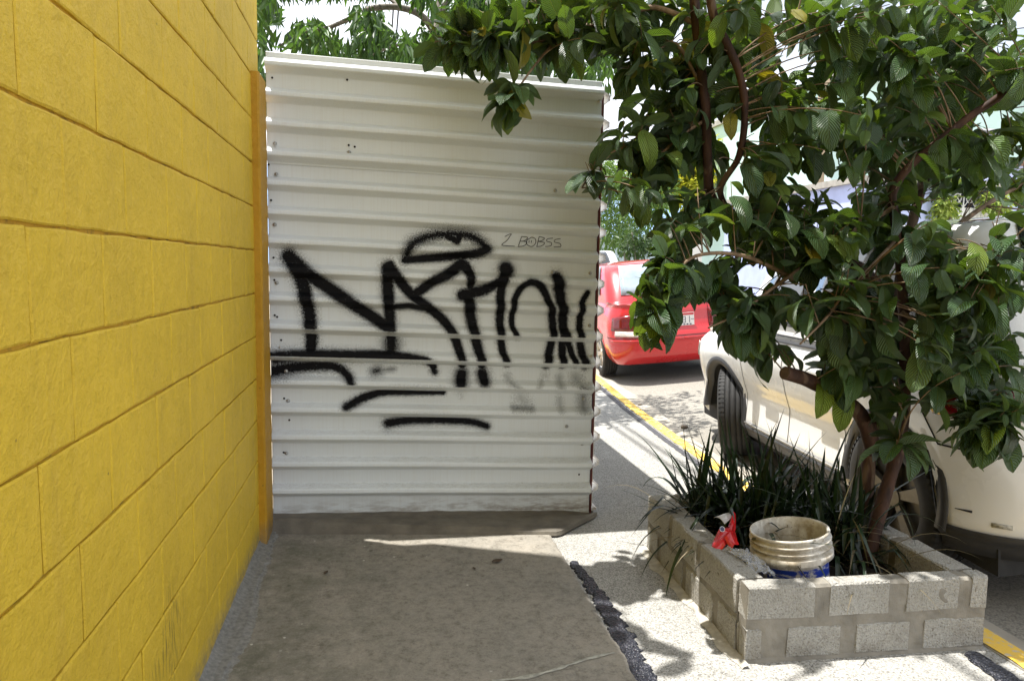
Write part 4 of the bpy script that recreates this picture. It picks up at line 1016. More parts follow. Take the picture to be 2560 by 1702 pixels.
# ================================================================== cars
PAINT_RED = m_carpaint('red_car_paint', (0.50, 0.007, 0.012))
PAINT_WHITE = m_carpaint('white_car_paint', (0.82, 0.82, 0.81))
PAINT_PEARL = m_carpaint('far_white_paint', (0.78, 0.78, 0.79))
GLASS_R = m_glass('painted_sky_glass', (0.20, 0.25, 0.28), 0.05)  # bright sky reflection painted into the pale base colour
GLASS_D = m_glass('dark_car_glass', (0.018, 0.02, 0.022), 0.03)
RIM = m_plain('alloy_rim', (0.5, 0.49, 0.47), 0.35, 0.15, 30, 0, 0.7)
DKRIM = m_plain('shade_painted_rim', (0.12, 0.115, 0.11), 0.45, 0.2, 30, 0, 0.5)  # grey rim with the wheel-arch shade put into its colour
LAMP_R = m_plain('red_lamp_lens', (0.13, 0.004, 0.006), 0.12, 0.25, 25, 0, 0, 0.6)
LAMP_W = m_plain('clear_lamp_lens', (0.46, 0.38, 0.34), 0.12, 0.2, 30, 0, 0, 0.6)
SEAM = m_plain('panel_gap', (0.012, 0.01, 0.01), 0.9, 0.1, 20)
def lerp_tab(tab, x):
    if x <= tab[0][0]: return tab[0][1]
    for (a, b_), (c, d) in zip(tab, tab[1:]):
        if x <= c:
            t = (x-a)/(c-a); t = t*t*(3-2*t) if False else t; return b_+(d-b_)*t
    return tab[-1][1]
class Car:
    def __init__(s, root, L, W, ztop, clear, axles, arch_r, axle_z, side_off, rear_off, front_off, cr, cf, paint, crown=0.03, rbulge=0.05, fbulge=0.12, nlev=12):
        s.__dict__.update(locals()); hw = W/2
        half = []  # (x, y, nx, ny)
        for t in np.linspace(0, 1, 9)[:-1]: x = t*(hw-cr); half.append((x, -rbulge*(1-(x/hw)**2), 0, -1))
        for t in np.linspace(0, 1, 9): a = t*math.pi/2; half.append((hw-cr+cr*math.sin(a), cr-cr*math.cos(a)-rbulge*(1-((hw-cr+cr*math.sin(a))/hw)**2), math.sin(a), -math.cos(a)))
        ss = set(np.linspace(cr+0.06, L-cf-0.06, 30).tolist())
        for ay in axles:
            for a in np.linspace(-1.0, 1.0, 21): ss.add(ay+arch_r*math.sin(a*math.pi/2))
            ss.add(ay-arch_r-0.012); ss.add(ay+arch_r+0.012)
        ss = sorted(ss); out = []
        for q in ss:
            if cr+0.02 < q < L-cf-0.02 and (not out or q-out[-1] > 0.004): out.append(q)
        for q in out: half.append((hw, q, 1, 0))
        for t in np.linspace(0, 1, 9): a = t*math.pi/2; half.append((hw-cf+cf*math.cos(a), L-cf+cf*math.sin(a)+fbulge*(1-((hw-cf+cf*math.cos(a))/hw)**2), math.cos(a), math.sin(a)))
        for t in np.linspace(1, 0, 9)[1:]: x = t*(hw-cf); half.append((x, L+fbulge*(1-(x/hw)**2), 0, 1))
        s.half = half
        s.lev = list(np.linspace(0, 1, nlev))
    def zlow(s, x, y):
        z = s.clear
        for ay in s.axles:
            d = abs(y-ay)
            if d < s.arch_r and abs(x) > s.W/2*0.9: z = max(z, s.axle_z+math.sqrt(max(0, s.arch_r**2-d*d)))
        return z
    def point(s, i, t, side=1, out=0.0):
        x, y, nx, ny = s.half[i]
        zt = lerp_tab(s.ztop, y)+s.crown*(1-min(1, (x/(s.W/2))**2)); zl = s.zlow(x, y)
        z = zl+(zt-zl)*t
        tt = (z-s.clear)/(zt-s.clear) if zt > s.clear else 0
        w = nx*nx
        off = w*lerp_tab(s.side_off, tt)+(1-w)*lerp_tab(s.rear_off if ny < 0 else s.front_off, tt)
        off -= out
        return Vector(((x-nx*off)*side, y-ny*off, z))
    def body(s):
        n = len(s.half); full = [(i, 1) for i in range(n)]+[(i, -1) for i in range(n-2, 0, -1)]
        P = [[s.point(i, t, sd) for t in s.lev] for i, sd in full]; P.append(P[0])
        b = MB().grid(P)
        rows = []
        for i in range(n):
            a, c = s.point(i, 1, -1), s.point(i, 1, 1); row = []
            for t in np.linspace(0, 1, 9):
                p = a.lerp(c, t); y = s.half[i][1]; w = (2*t-1)*abs(s.half[i][0])
                p.z = lerp_tab(s.ztop, y)+s.crown*(1-(w/(s.W/2))**2); row.append(p)
            rows.append(row)
        b.grid(rows)
        o = b.build('body', s.paint, s.root, True); m_ = o.modifiers.new('w', 'WELD'); m_.merge_threshold = 0.0008
        return o
    def strip(s, name, i0, i1, t0, t1, mat, side=1, out=0.004, parent=None, nt_=4, tf=None):
        P = []
        for i in range(i0, i1+1):
            u = (i-i0)/max(1, i1-i0); a, c = (t0, t1) if tf is None else tf(u)
            P.append([s.point(i, a+(c-a)*k/(nt_-1), side, out) for k in range(nt_)])
        b = MB().grid(P)
        o = b.build(name, mat, parent or s.root, True); m_ = o.modifiers.new('t', 'SOLIDIFY'); m_.thickness = 0.006; m_.offset = 0; return o
    def idx(s, y, frm='side'):
        c = [(abs(h[1]-y), i) for i, h in enumerate(s.half) if h[2] == 1]; return min(c)[1]
    def arch_lip(s, ay, w, mat, name='arch_trim', out=0.02, a0=-8, a1=188):
        for side in (1, -1):
            P = []
            for a in np.linspace(R(a0), R(a1), 31):
                row = []
                for rr_, oo in ((s.arch_r-0.02, -0.03), (s.arch_r-0.006, out), (s.arch_r+w, out*0.8), (s.arch_r+w+0.006, -0.005)):
                    y = ay+rr_*math.cos(a); z = max(s.clear*0.75, s.axle_z+rr_*math.sin(a)); zt = lerp_tab(s.ztop, y)
                    off = lerp_tab(s.side_off, (z-s.clear)/(zt-s.clear)); row.append(Vector(((s.W/2-off+oo)*side, y, z)))
                P.append(row)
            MB().grid(P).build(name, mat, s.root, True)
        # dark wheel housing
        for side in (1, -1):
            P = [[Vector((xx*side, ay+(s.arch_r-0.005)*math.cos(a), max(s.clear*0.75, s.axle_z+(s.arch_r-0.005)*math.sin(a)))) for xx in (s.W/2-0.03, s.W/2-0.33)] for a in np.linspace(R(-8), R(188), 25)]
            b = MB().grid(P); b.add([p[1] for p in P], [tuple(range(25))]); b.build('wheel_housing', BLACK, s.root)
def wheel(root, x, y, z, r_, w, side, steer=0.0, spokes=5, rimmat=None):
    e = MB()
    hub = obj('wheel', None, root) if False else None
    g = []; hw = w/2
    tp_ = [(r_*0.66, hw*0.86), (r_*0.72, hw*1.0), (r_*0.86, hw*1.03), (r_*0.95, hw*0.93)]
    tread = []; k = [0.78, 0.52, 0.48, 0.20, 0.16, -0.16, -0.20, -0.48, -0.52, -0.78]
    for i, q in enumerate(k):
        dp = 0.985 if i % 4 in (1, 2) else 1.0
        tread.append((r_*(0.995 if abs(q) > 0.7 else 1.0), hw*q))
        if i in (1, 3, 5, 7): tread.append((r_*0.975, hw*q-0.001)); tread.append((r_*0.975, hw*k[i+1]+0.001))
    profw = tp_+tread+[(a, -b_) for a, b_ in reversed(tp_)]
    Mx = Matrix.Translation((x, y, z)) @ Matrix.Rotation(steer, 4, 'Z') @ Matrix.Rotation(R(90)*side, 4, 'Y')
    ty = MB().lathe(profw, 56, Mx).build('wheel', BLACK, root, True)
    rim = MB().lathe([(r_*0.67, hw*0.88), (r_*0.64, hw*0.80), (r_*0.60, hw*0.35), (0.02, hw*0.30)], 40, Mx)
    for q in range(spokes):
        a = 2*math.pi*q/spokes
        v = [Mx @ Vector((rr_*math.cos(a+da), rr_*math.sin(a+da), zz)) for rr_, da, zz in ((0.03, -.5, hw*.66), (r_*.64, -.17, hw*.8), (r_*.64, .17, hw*.8), (0.03, .5, hw*.66), (0.03, -.5, hw*.4), (r_*.62, -.2, hw*.55), (r_*.62, .2, hw*.55), (0.03, .5, hw*.4))]
        rim.add(v, [(0, 1, 2, 3), (0, 4, 5, 1), (3, 2, 6, 7), (1, 5, 6, 2)])
    rim.lathe([(0.0, hw*.74), (0.05, hw*.72), (0.055, hw*.5)], 20, Mx)
    rim.build('rim', rimmat or RIM, ty)
    # tread blocks across the shoulder
    tb = MB()
    for q in range(64):
        a = 2*math.pi*q/64
        for sgn in (1, -1):
            v = [Mx @ Vector((rr_*math.cos(a+da), rr_*math.sin(a+da), zz*sgn)) for rr_, da, zz in ((r_*1.004, 0, hw*.55), (r_*1.004, .058, hw*.55), (r_*1.0, .058, hw*.9), (r_*1.0, 0, hw*.9), (r_*.96, 0, hw*.95), (r_*.96, .058, hw*.95))]
            tb.add(v, [(0, 1, 2, 3), (3, 2, 5, 4)])
    tb.build('tread', BLACK, ty)['kind'] = 'stuff'
    return ty
def greenhouse(car, base, roof, belt_t, crown, paint, wins, nb=8, corner=0.12, glass=GLASS_D):
    """base=(y0,y1,halfw,z-function), roof=(y0,y1,halfw,z)"""
    def outline(y0, y1, hw, c):
        o = []
        for t in np.linspace(0, 1, 10)[:-1]: o.append(((hw-c)*t, y0-0.05*(1-((hw-c)*t/hw)**2)))
        for t in np.linspace(0, 1, 6): a = t*math.pi/2; o.append((hw-c+c*math.sin(a), y0+c-c*math.cos(a)-0.05*(1-((hw-c+c*math.sin(a))/hw)**2)))
        for t in np.linspace(0, 1, 24)[1:-1]: o.append((hw, y0+c+(y1-y0-2*c)*t))
        for t in np.linspace(0, 1, 6): a = t*math.pi/2; o.append((hw-c+c*math.cos(a), y1-c+c*math.sin(a)+0.06*(1-((hw-c+c*math.cos(a))/hw)**2)))
        for t in np.linspace(1, 0, 10)[1:]: o.append(((hw-c)*t, y1+0.06*(1-((hw-c)*t/hw)**2)))
        return o
    ob = outline(base[0], base[1], base[2], corner); orf = outline(roof[0], roof[1], roof[2], corner*0.9)
    n = len(ob)
    def pt(i, t, side=1, out=0.0):
        a = ob[i]; c = orf[i]; k = t**1.12
        zb = base[3](a[1]); p = Vector((a[0]+(c[0]-a[0])*k, a[1]+(c[1]-a[1])*t, zb+(roof[3]-zb)*(math.sin(t*math.pi/2)**0.94)))
        if out:
            j0, j1 = max(i-1, 0), min(i+1, n-1)
            tx, ty_ = ob[j1][0]-ob[j0][0], ob[j1][1]-ob[j0][1]; l = math.hypot(tx, ty_) or 1
            p += Vector((ty_/l, -tx/l, 0.25))*out
        p.x *= side; return p
    full = [(i, 1) for i in range(n)]+[(i, -1) for i in range(n-2, 0, -1)]
    lv = np.linspace(0, 1, nb)
    P = [[pt(i, t, sd) for t in lv] for i, sd in full]; P.append(P[0]); b = MB().grid(P)
    rows = []
    for i in range(n):
        a, c = pt(i, 1, -1), pt(i, 1, 1); row = []
        for t in np.linspace(0, 1, 9):
            p = a.lerp(c, t); yy = (p.y-roof[0])/(roof[1]-roof[0]); p.z += crown*(1-((2*t-1)*orf[i][0]/roof[2])**2)*max(0, 1-(2*yy-1)**4)**0.6; row.append(p)
        rows.append(row)
    b.grid(rows)
    o = b.build('roof', paint, car.root, True); m_ = o.modifiers.new('w', 'WELD'); m_.merge_threshold = 0.0008
    def win(name, cells, t0, t1, mat, frame=True):
        P = [[pt(i, t0+(t1-t0)*k/5, sd, 0.006) for k in range(6)] for i, sd in cells]
        o = MB().grid(P).build(name, mat, car.root, True); m_ = o.modifiers.new('t', 'SOLIDIFY'); m_.thickness = 0.004; m_.offset = 0
        if frame:
            P2 = [[pt(i, (t0-0.05)+(t1-t0+0.10)*k/5, sd, 0.003) for k in range(6)] for i, sd in [cells[0]]+cells+[cells[-1]]]
        return o
    rear = [(i, -1) for i in range(9, 0, -1)]+[(i, 1) for i in range(0, 10)]
    win('rear_window', rear, wins.get('r0', .16), wins.get('r1', .86), wins.get('rear_glass', glass))
    fr = [(i, 1) for i in range(n-10, n)]+[(i, -1) for i in range(n-2, n-11, -1)]
    win('windshield', fr, .06, .9, glass)
    for side in (1, -1):
        for (a, c) in wins['side']: win('side_window', [(i, side) for i in range(a, c+1)], wins.get('s0', .10), wins.get('s1', .82), glass)
    return pt
def place(root, x, y, yaw, roll): root.location = (x, y, road_zz(x, y)); root.rotation_euler = Euler((0, roll, yaw))

# ---------------- red sedan
red = tag(empty('red_sedan'), 'red sedan parked at the kerb beyond the metal sheet, seen from behind', 'car')
rc = Car(red, 4.15, 1.66, [(-0.1, .90), (0.05, .935), (0.55, .955), (1.0, .95), (2.6, .93), (3.4, .86), (4.0, .70), (4.3, .60)], 0.22, (0.86, 3.35), 0.335, 0.30,
         [(0, .10), (.12, .04), (.35, .005), (.6, .0), (.85, .03), (.95, .06), (1, .10)], [(0, .16), (.10, .05), (.2, .015), (.45, .0), (.52, .025), (.56, .06), (.75, .085), (.92, .09), (1, .13)], [(0, .1), (.2, .02), (.5, 0), (1, .2)], 0.30, 0.45, PAINT_RED)
rc.body()
gb = greenhouse(rc, (0.52, 3.05, 0.74, lambda y: .945), (1.12, 2.35, 0.60, 1.40), 0, 0.035, PAINT_RED, {'side': [(17, 25), (27, 36)], 'rear_glass': GLASS_R, 'r0': .10, 'r1': .84}, corner=0.16)
# tail lamps wrap the corner
for side in (1, -1):
    rc.strip('tail_lamp', 5, 14, .55, .86, LAMP_R, side, .006, nt_=5, tf=lambda u: (.56+.02*u, .87-.08*u))
    rc.strip('reverse_lamp', 5, 13, .50, .55, LAMP_W, side, .006, tf=lambda u: (.47+.02*u, .555+.02*u))
o = rc.strip('plate_recess', 0, 4, .60, .80, PAINT_RED, 1, -.004); 
yb = rc.point(0, .70).y
pl = MB().box(-0.155, 0.155, yb-0.020, yb-0.012, 0.655, 0.805).build('number_plate', m_plain('plate_white', (0.72, 0.71, 0.68), 0.4, 0.1, 60), red)
b = MB().box(-0.15, 0.15, yb-0.0225, yb-0.0205, 0.775, 0.80); b.build('plate_red_band', m_plain('plate_red', (0.5, 0.05, 0.06), 0.4, 0.1, 60), pl)
def seg_text(txt, x, z, h, y, mat, parent, th=0.006):
    G = {'8': 'abcdefg', '1': 'bc', '-': 'g', 'T': 'ai', 'L': 'def', 'E': 'adefg', '7': 'abc', 'P': 'abefg'}; b = MB(); w = h*0.48
    for ch in txt:
        sg = {'a': (0, h, w, h), 'g': (0, h/2, w, h/2), 'd': (0, 0, w, 0), 'f': (0, h/2, 0, h), 'e': (0, 0, 0, h/2), 'b': (w, h/2, w, h), 'c': (w, 0, w, h/2), 'i': (w/2, 0, w/2, h)}
        for c in G.get(ch, ''):
            x0, z0, x1, z1 = sg[c]; b.box(x+min(x0, x1)-th/2, x+max(x0, x1)+th/2, y-0.002, y, z+min(z0, z1)-th/2, z+max(z0, z1)+th/2)
        x += w*1.55
    return b.build('plate_characters', mat, parent)
INK = m_plain('plate_ink', (0.03, 0.04, 0.10), 0.5, 0.1, 60)
seg_text('T-81-', -0.085, 0.690, 0.068, yb-0.0205, INK, pl)
b = MB()
for k in range(7): b.box(-0.13+k*0.038, -0.108+k*0.038, yb-0.0225, yb-0.0205, 0.662, 0.674)
b.build('plate_small_print', INK, pl)
# boot lid and bumper shut lines
n_ = 12
for side in (1, -1):
    rc.strip('bumper_seam', 0, 16, .455, .462, SEAM, side, .003, nt_=2)
    rc.strip('bumper_moulding', 0, 14, .40, .43, PAINT_RED, side, .014, nt_=3)
    P = [[rc.point(5, t, side, .0025)+Vector((dx*side, 0, 0)) for dx in (0, .006)] for t in np.linspace(.47, 1.0, 12)]
    MB().grid(P).build('boot_seam', SEAM, red)
for ay in rc.axles: rc.arch_lip(ay, 0.012, PAINT_RED, 'arch_lip', .006)
for side in (1, -1):
    for ay in rc.axles: wheel(red, side*(0.83-0.10), ay, 0.30, 0.295, 0.185, side, 0, 7)
MB().box(-0.66, 0.66, 0.5, 3.9, 0.19, 0.30).build('underbody', BLACK, red)
MB().tube([(0.45, 0.05, .23), (0.45, 0.4, .24)], .025, 10).build('exhaust', STEEL, red)
CAMB = R(-5.2)
p = atz(1515, 955, -0.14)
place(red, 3.56, 7.72, R(-5.5), CAMB)

# ---------------- white SUV beside the planter
suv = tag(empty('white_suv'), 'dusty white hatchback SUV parked at the kerb behind the guava tree', 'car')
sc_ = Car(suv, 3.25, 1.80, [(-0.1, .98), (0.3, 1.0), (2.1, .97), (2.5, .95), (2.9, .91), (3.25, .82), (3.4, .74)], 0.27, (0.62, 2.57), 0.345, 0.365,
          [(0, .05), (.06, .02), (.2, .035), (.38, .05), (.55, .02), (.75, .0), (.9, .015), (.96, .035), (1, .08)], [(0, .08), (.1, .02), (.4, 0), (.8, .06), (1, .14)], [(0, .06), (.2, .0), (.6, 0.02), (1, .16)], 0.34, 0.33, PAINT_WHITE, 0.03, 0.10, 0.16, 14)
sc_.body()
gs = greenhouse(sc_, (0.08, 2.45, 0.82, lambda y: .99), (0.38, 1.75, 0.64, 1.58), 0, 0.03, PAINT_WHITE, {'side': [(16, 21), (22, 28), (29, 36)], 's0': .05}, corner=0.18)
for ay in sc_.axles: sc_.arch_lip(ay, 0.036, BLACKPL, 'arch_trim', .010)
for side in (1, -1):
    wheel(suv, side*(0.90-0.125), 2.57, 0.335, 0.33, 0.215, side, R(-27), 5, DKRIM); wheel(suv, side*(0.90-0.125), 0.62, 0.335, 0.33, 0.215, side, 0, 5, DKRIM)
    i0, i1 = sc_.idx(0.62+0.40), sc_.idx(2.57-0.40)
    sc_.strip('sill_trim', i0, i1, -.02, .085, BLACKPL, side, .012)
    sc_.strip('sill_chrome', i0, i1, .10, .115, RIM, side, .010, nt_=2)
    for yy in (1.03, 1.62, 2.18):
        i = sc_.idx(yy); P = [[sc_.point(i, t, side, .002)+Vector((0, dx, 0)) for dx in (0, .006)] for t in np.linspace(.09, .99, 16)]
        MB().grid(P).build('door_seam', SEAM, suv)
    sc_.strip('belt_moulding', sc_.idx(0.5), sc_.idx(2.3), .965, .985, BLACKPL, side, .012, nt_=3)
    for yy in (1.2, 1.80):
        i = sc_.idx(yy); q = sc_.point(i, .80, side, .02)
        bevel(MB().box(q.x-.012, q.x+.012, q.y-.09, q.y+.09, q.z-.014, q.z+.014).build('door_handle', PAINT_WHITE, suv), .008)
    sc_.strip('bumper_seam', 0, sc_.idx(0.62-0.375), .555, .562, SEAM, side, .003, nt_=2)
    sc_.strip('tail_lamp', 7, 17, .74, .93, LAMP_R, side, .008)
    sc_.strip('lower_bumper_trim', 0, sc_.idx(0.62-0.375), -.05, .10, BLACKPL, side, .006)
    sc_.strip('head_lamp', len(sc_.half)-16, len(sc_.half)-11, .72, .90, LAMP_W, side, .006)
    q = gs(36, .10, side, .03); mb = MB()
    Mx = Matrix.Translation(q+Vector((side*.10, -.02, .06))) @ Matrix.Diagonal((.10, .06, .075, 1))
    P = [[Mx @ Vector((math.sin(a)*math.cos(b_), math.sin(a)*math.sin(b_), math.cos(a))) for b_ in np.linspace(0, 2*math.pi, 13)] for a in np.linspace(0.01, math.pi-.01, 8)]
    mb.grid(P); mb.tube([q, q+Vector((side*.08, -.02, .04))], .02, 8); mb.build('door_mirror', BLACKPL, suv, True)
MB().box(-0.75, 0.75, 0.1, 3.3, 0.16, 0.30).build('underbody', BLACK, suv)
b = MB()
sc_.strip('scuff_mark', 13, 14, .20, .213, SEAM, -1, .001, nt_=2, tf=lambda u: (.20, .213-.01*u)); sc_.strip('scuff_mark', 11, 12, .145, .17, m_plain('scuffed_paint', (.42, .40, .34), .7, .4, 90), -1, .001, nt_=3)
place(suv, 3.20, 2.14, R(-5.0), CAMB)

# ---------------- far white car
far = tag(empty('far_white_car'), 'white car partly hidden by the metal sheet beyond the red sedan', 'car')
fc = Car(far, 4.3, 1.80, [(-0.1, .98), (0.3, 1.02), (2.8, 1.0), (3.6, .92), (4.3, .75)], 0.25, (0.8, 3.4), 0.36, 0.36, [(0, .05), (.4, 0), (.85, .03), (1, .08)], [(0, .06), (.4, 0), (1, .12)], [(0, .06), (.6, 0), (1, .15)], 0.35, 0.5, PAINT_PEARL)
fc.body(); greenhouse(fc, (0.1, 3.1, 0.83, lambda y: 1.0), (0.45, 2.4, 0.66, 1.64), 0, 0.03, PAINT_PEARL, {'side': [(16, 24), (26, 36)]}, corner=0.2)
for side in (1, -1):
    fc.strip('tail_lamp', 7, 16, .78, .93, LAMP_R if False else m_plain('smoked_lamp', (0.12, .10, .10), .15, .2, 30, 0, 0, .6) if side == 1 else bpy.data.materials['smoked_lamp'], side, .008)
    for ay in fc.axles: wheel(far, side*.80, ay, 0.34, 0.33, 0.21, side)
for ay in fc.axles: fc.arch_lip(ay, .03, BLACKPL)
place(far, 3.96, 13.2, R(-9), R(-3))

# ================================================================== background
def leaf_cloud(name, parent, org, centres, per, size, mat, spread, droop=0.3, slim=0.3, seed=1, up_bias=0.4, holes=()):
    """clusters of small folded leaves round the given centres"""
    g = np.random.default_rng(seed); n = len(centres)*per
    C = np.repeat(np.array([tuple(c) for c in centres]), per, 0)
    d = g.normal(size=(n, 3)); d /= np.linalg.norm(d, axis=1)[:, None]
    pos = C + d*spread*g.random((n, 1))**0.5
    ax = d*0.8+g.normal(size=(n, 3))*0.4; ax[:, 2] -= droop*2; ax /= np.linalg.norm(ax, axis=1)[:, None]
    up = g.normal(size=(n, 3))*0.5; up[:, 2] += up_bias*2
    sd_ = np.cross(ax, up); sd_ /= np.linalg.norm(sd_, axis=1)[:, None]+1e-9; nn = np.cross(sd_, ax)
    L = size*(0.6+0.8*g.random((n, 1))); w = L*slim*0.5
    p0 = pos; p1 = pos+ax*L*0.45+sd_*w+nn*w*0.35; p2 = pos+ax*L-nn*L*0.12; p3 = pos+ax*L*0.45-sd_*w+nn*w*0.35; pm = pos+ax*L*0.5
    if holes:
        keep = np.ones(n, bool)
        for q_ in range(n):
            a_, b_, z_ = proj(pm[q_])
            if any(inside(a_, b_, h_) for h_ in holes): keep[q_] = False
        p0, p1, p2, p3 = p0[keep], p1[keep], p2[keep], p3[keep]; n = len(p0)
    V = np.stack([p0, p1, p2, p3], 1).reshape(-1, 3)-np.array(tuple(org)); k = np.arange(n)*4
    Fq = np.concatenate([np.stack([k, k+1, k+2], 1), np.stack([k, k+2, k+3], 1)])
    me = fast_mesh(name, V, Fq, mat, False)
    rn = np.clip(np.repeat(np.repeat(g.random(len(centres)), per)[:n]*0.5+g.random(n)*0.5, 4), 0, 1); attr(me, 'rnd', rn)
    o = obj(name, me, parent); o['kind'] = 'stuff'; return o
def tree(name, label, base, trunk_pts, crown_centres, per, size, mat, spread, droop, slim, seed, group=None, r0=.12, cat='tree', bark=GBARK, branches=(), holes=()):
    base = Vector(base); t_ = tag(empty(name, base), label, cat, group)
    if trunk_pts:
        q = smooth_path(trunk_pts, 5); m = len(q)
        MB().tube([p-base for p in q], [r0*(1-0.6*i/(m-1)) for i in range(m)], 9).build('trunk', bark, t_, True)
    for pts, ra, rb in branches:
        q = smooth_path(pts, 6); m = len(q); MB().tube([p-base for p in q], [ra+(rb-ra)*i/(m-1) for i in range(m)], 7).build('branch', bark, t_, True)
    leaf_cloud('crown', t_, base, crown_centres, per, size, mat, spread, droop, slim, seed, holes=holes); return t_
def polyfill(poly, n, y0, y1, seed):
    rr = random.Random(seed); xs_ = [p[0] for p in poly]; ys_ = [p[1] for p in poly]; out = []
    while len(out) < n:
        px, py = rr.uniform(min(xs_), max(xs_)), rr.uniform(min(ys_), max(ys_))
        if inside(px, py, poly): out.append(at(px, py, rr.uniform(y0, y1)))
    return out
MANGO = m_foliage('drooping_leaf', (0.020, 0.048, 0.018), (0.085, 0.165, 0.042), 0.33, 0.38)
cc = []
for poly, n in [([(560,-60),(690,-60),(690,40),(670,150),(650,200),(600,200)], 24), ([(720,55),(800,60),(815,90),(730,90)], 6), ([(770,85),(820,95),(830,125),(770,125)], 6), ([(870,30),(950,20),(960,60),(950,120),(880,120)], 16),
                ([(680,-80),(1000,-80),(1000,-25),(690,-30)], 26), ([(960,90),(1120,60),(1300,80),(1520,100),(1520,200),(1300,180),(960,130)], 46), ([(1000,-60),(1560,-60),(1560,120),(1120,60),(1060,10)], 50), ([(840,125),(1100,120),(1100,170),(840,150)], 14), ([(630,170),(662,170),(660,250),(635,250)], 5)]:
    cc += polyfill(poly, n, 5.6, 7.4, len(cc)+5)
tree('drooping_leaf_tree', 'tall tree with drooping narrow leaves rising behind the metal sheet', (1.0, 6.6, 0),
     [Vector((1.05, 6.6, 0)), Vector((1.0, 6.6, 1.4)), at(1095, 160, 6.6), at(1100, 60, 6.6), at(1120, -120, 6.6)], cc, 34, 0.145, MANGO, 0.17, 0.6, 0.24, 3, r0=.10, holes=[[(705,20),(790,15),(800,50),(735,60),(715,90),(690,125),(700,60)], [(790,20),(870,20),(870,60),(885,125),(850,110),(825,60),(795,55)], [(960,28),(1060,35),(1050,70),(1000,90),(965,60)], [(690,-5),(990,-5),(990,22),(700,22)]],
     branches=[([at(1100,110,6.6), at(1060,45,6.5), at(1000,20,6.4), at(930,22,6.3), at(890,40,6.3), at(820,70,6.3), at(760,82,6.3), at(700,115,6.3)], .035, .010), ([at(1000,20,6.4), at(960,-10,6.5), at(880,-30,6.6)], .02, .01), ([at(1100,140,6.6), at(1030,110,6.4), at(960,125,6.3), at(930,140,6.3)], .02, .007), ([at(1110,40,6.6), at(1250,10,6.7), at(1400,60,6.8)], .03, .01)])
SHR = m_foliage('bright_shrub_leaf', (0.035, 0.075, 0.018), (0.16, 0.25, 0.06), 0.3, 0.5)
DKG = m_foliage('far_tree_leaf', (0.018, 0.042, 0.014), (0.07, 0.12, 0.035), 0.25, 0.5)
YFL = m_foliage('yellow_flower', (0.14, 0.19, 0.03), (0.55, 0.48, 0.04), 0.3, 0.6)
tree('bushy_street_tree', 'feathery green bushy tree standing beyond the red sedan', at(1570, 690, 20), [at(1570,690,20), at(1565,620,20), at(1570,560,20)], polyfill([(1470,400),(1640,400),(1660,480),(1640,560),(1600,600),(1520,600),(1480,560)], 60, 18.5, 21.5, 4), 90, 0.20, SHR, 0.55, 0.2, 0.25, 8, r0=.10)
tree('young_street_tree', 'thin-stemmed shrub growing before the pale wall past the red sedan', at(1585, 665, 17), [at(1590,665,17), at(1586,620,17), at(1580,580,17)], polyfill([(1550,560),(1620,570),(1625,620),(1560,640)], 14, 16.5, 17.5, 6), 60, 0.13, DKG, 0.25, 0.2, 0.4, 9, r0=.04)
tree('yellow_flowering_tree', 'tree with yellow blossom glimpsed between guava leaves', at(1690, 690, 26), [at(1690,690,26), at(1690,560,26), at(1680,470,26)], polyfill([(1600,400),(1760,380),(1770,470),(1700,510),(1620,480)], 44, 25, 27.5, 12), 70, 0.28, YFL, 0.7, 0.1, 0.5, 10, r0=.14)
tree('dark_far_tree', 'dark leafy tree across the street right of the yellow blossom', at(1800, 690, 30), [at(1800,690,30), at(1800,600,30), at(1810,520,30)], polyfill([(1740,430),(1960,420),(2000,520),(1900,580),(1760,560)], 50, 28.5, 32, 14), 80, 0.30, DKG, 0.9, 0.2, 0.45, 11, r0=.16)
tree('corner_far_tree', 'dense tree far right behind the mint building', at(2620, 640, 19), [at(2620,700,19), at(2600,400,19)], polyfill([(2520,190),(2640,100),(2700,300),(2560,330)], 40, 18, 20.5, 15), 80, 0.22, DKG, 0.6, 0.2, 0.4, 12, r0=.14)
# pale wall, yellow wall and verge at the far corner
PALE = m_plain('pale_blue_wall', (0.50, 0.58, 0.62), 0.85, 0.1, 2, 0.2)
def slab_thing(name, px0, px1, pyt, pyb, Y, th, mat, label, cat):
    a, c = at(px0, pyb, Y), at(px1, pyb, Y); zt = at(px0, pyt, Y).z
    root = tag(empty(name, ((a.x+c.x)/2, Y, min(a.z, -0.3))), label, cat); z0 = -0.3
    MB().box(a.x, c.x, Y, Y+th, z0, zt).build('panel', mat, root, loc=-Vector(((a.x+c.x)/2, Y, min(a.z, -.3))))
    MB().box(a.x-.03, c.x+.03, Y-.04, Y+th+.04, zt, zt+.10).build('coping', KERBC, root, loc=-Vector(((a.x+c.x)/2, Y, min(a.z, -.3))))
    return root
slab_thing('pale_blue_wall', 1500, 1662, 605, 690, 23, .25, PALE, 'pale blue boundary wall beyond the red sedan', 'wall')
slab_thing('far_yellow_wall', 1846, 1975, 628, 690, 40, .3, m_plain('far_yellow_paint', (0.72, 0.42, 0.03), .8, .1, 1), 'yellow wall glimpsed past the far street corner', 'wall')
slab_thing('far_white_wall', 1700, 1846, 600, 690, 42, .3, m_plain('far_white_paint_wall', (0.7, 0.72, 0.72), .8, .06, 1), 'long white wall at the far street corner', 'wall')
slab_thing('far_cream_wall', 1975, 2120, 600, 690, 41, .3, m_plain('far_cream_paint', (0.66, 0.63, 0.58), .8, .06, 1), 'pale cream wall behind the white hatchback windshield', 'wall')
vg = MB().box(10, 40, 31.2, 38, -0.3, 0.08).build('verge', m_plain('verge_soil', (0.40, 0.31, 0.22), .95, .2, 1.5)); tag(vg, 'bare earth verge behind the far yellow kerb', 'verge', kind='structure')
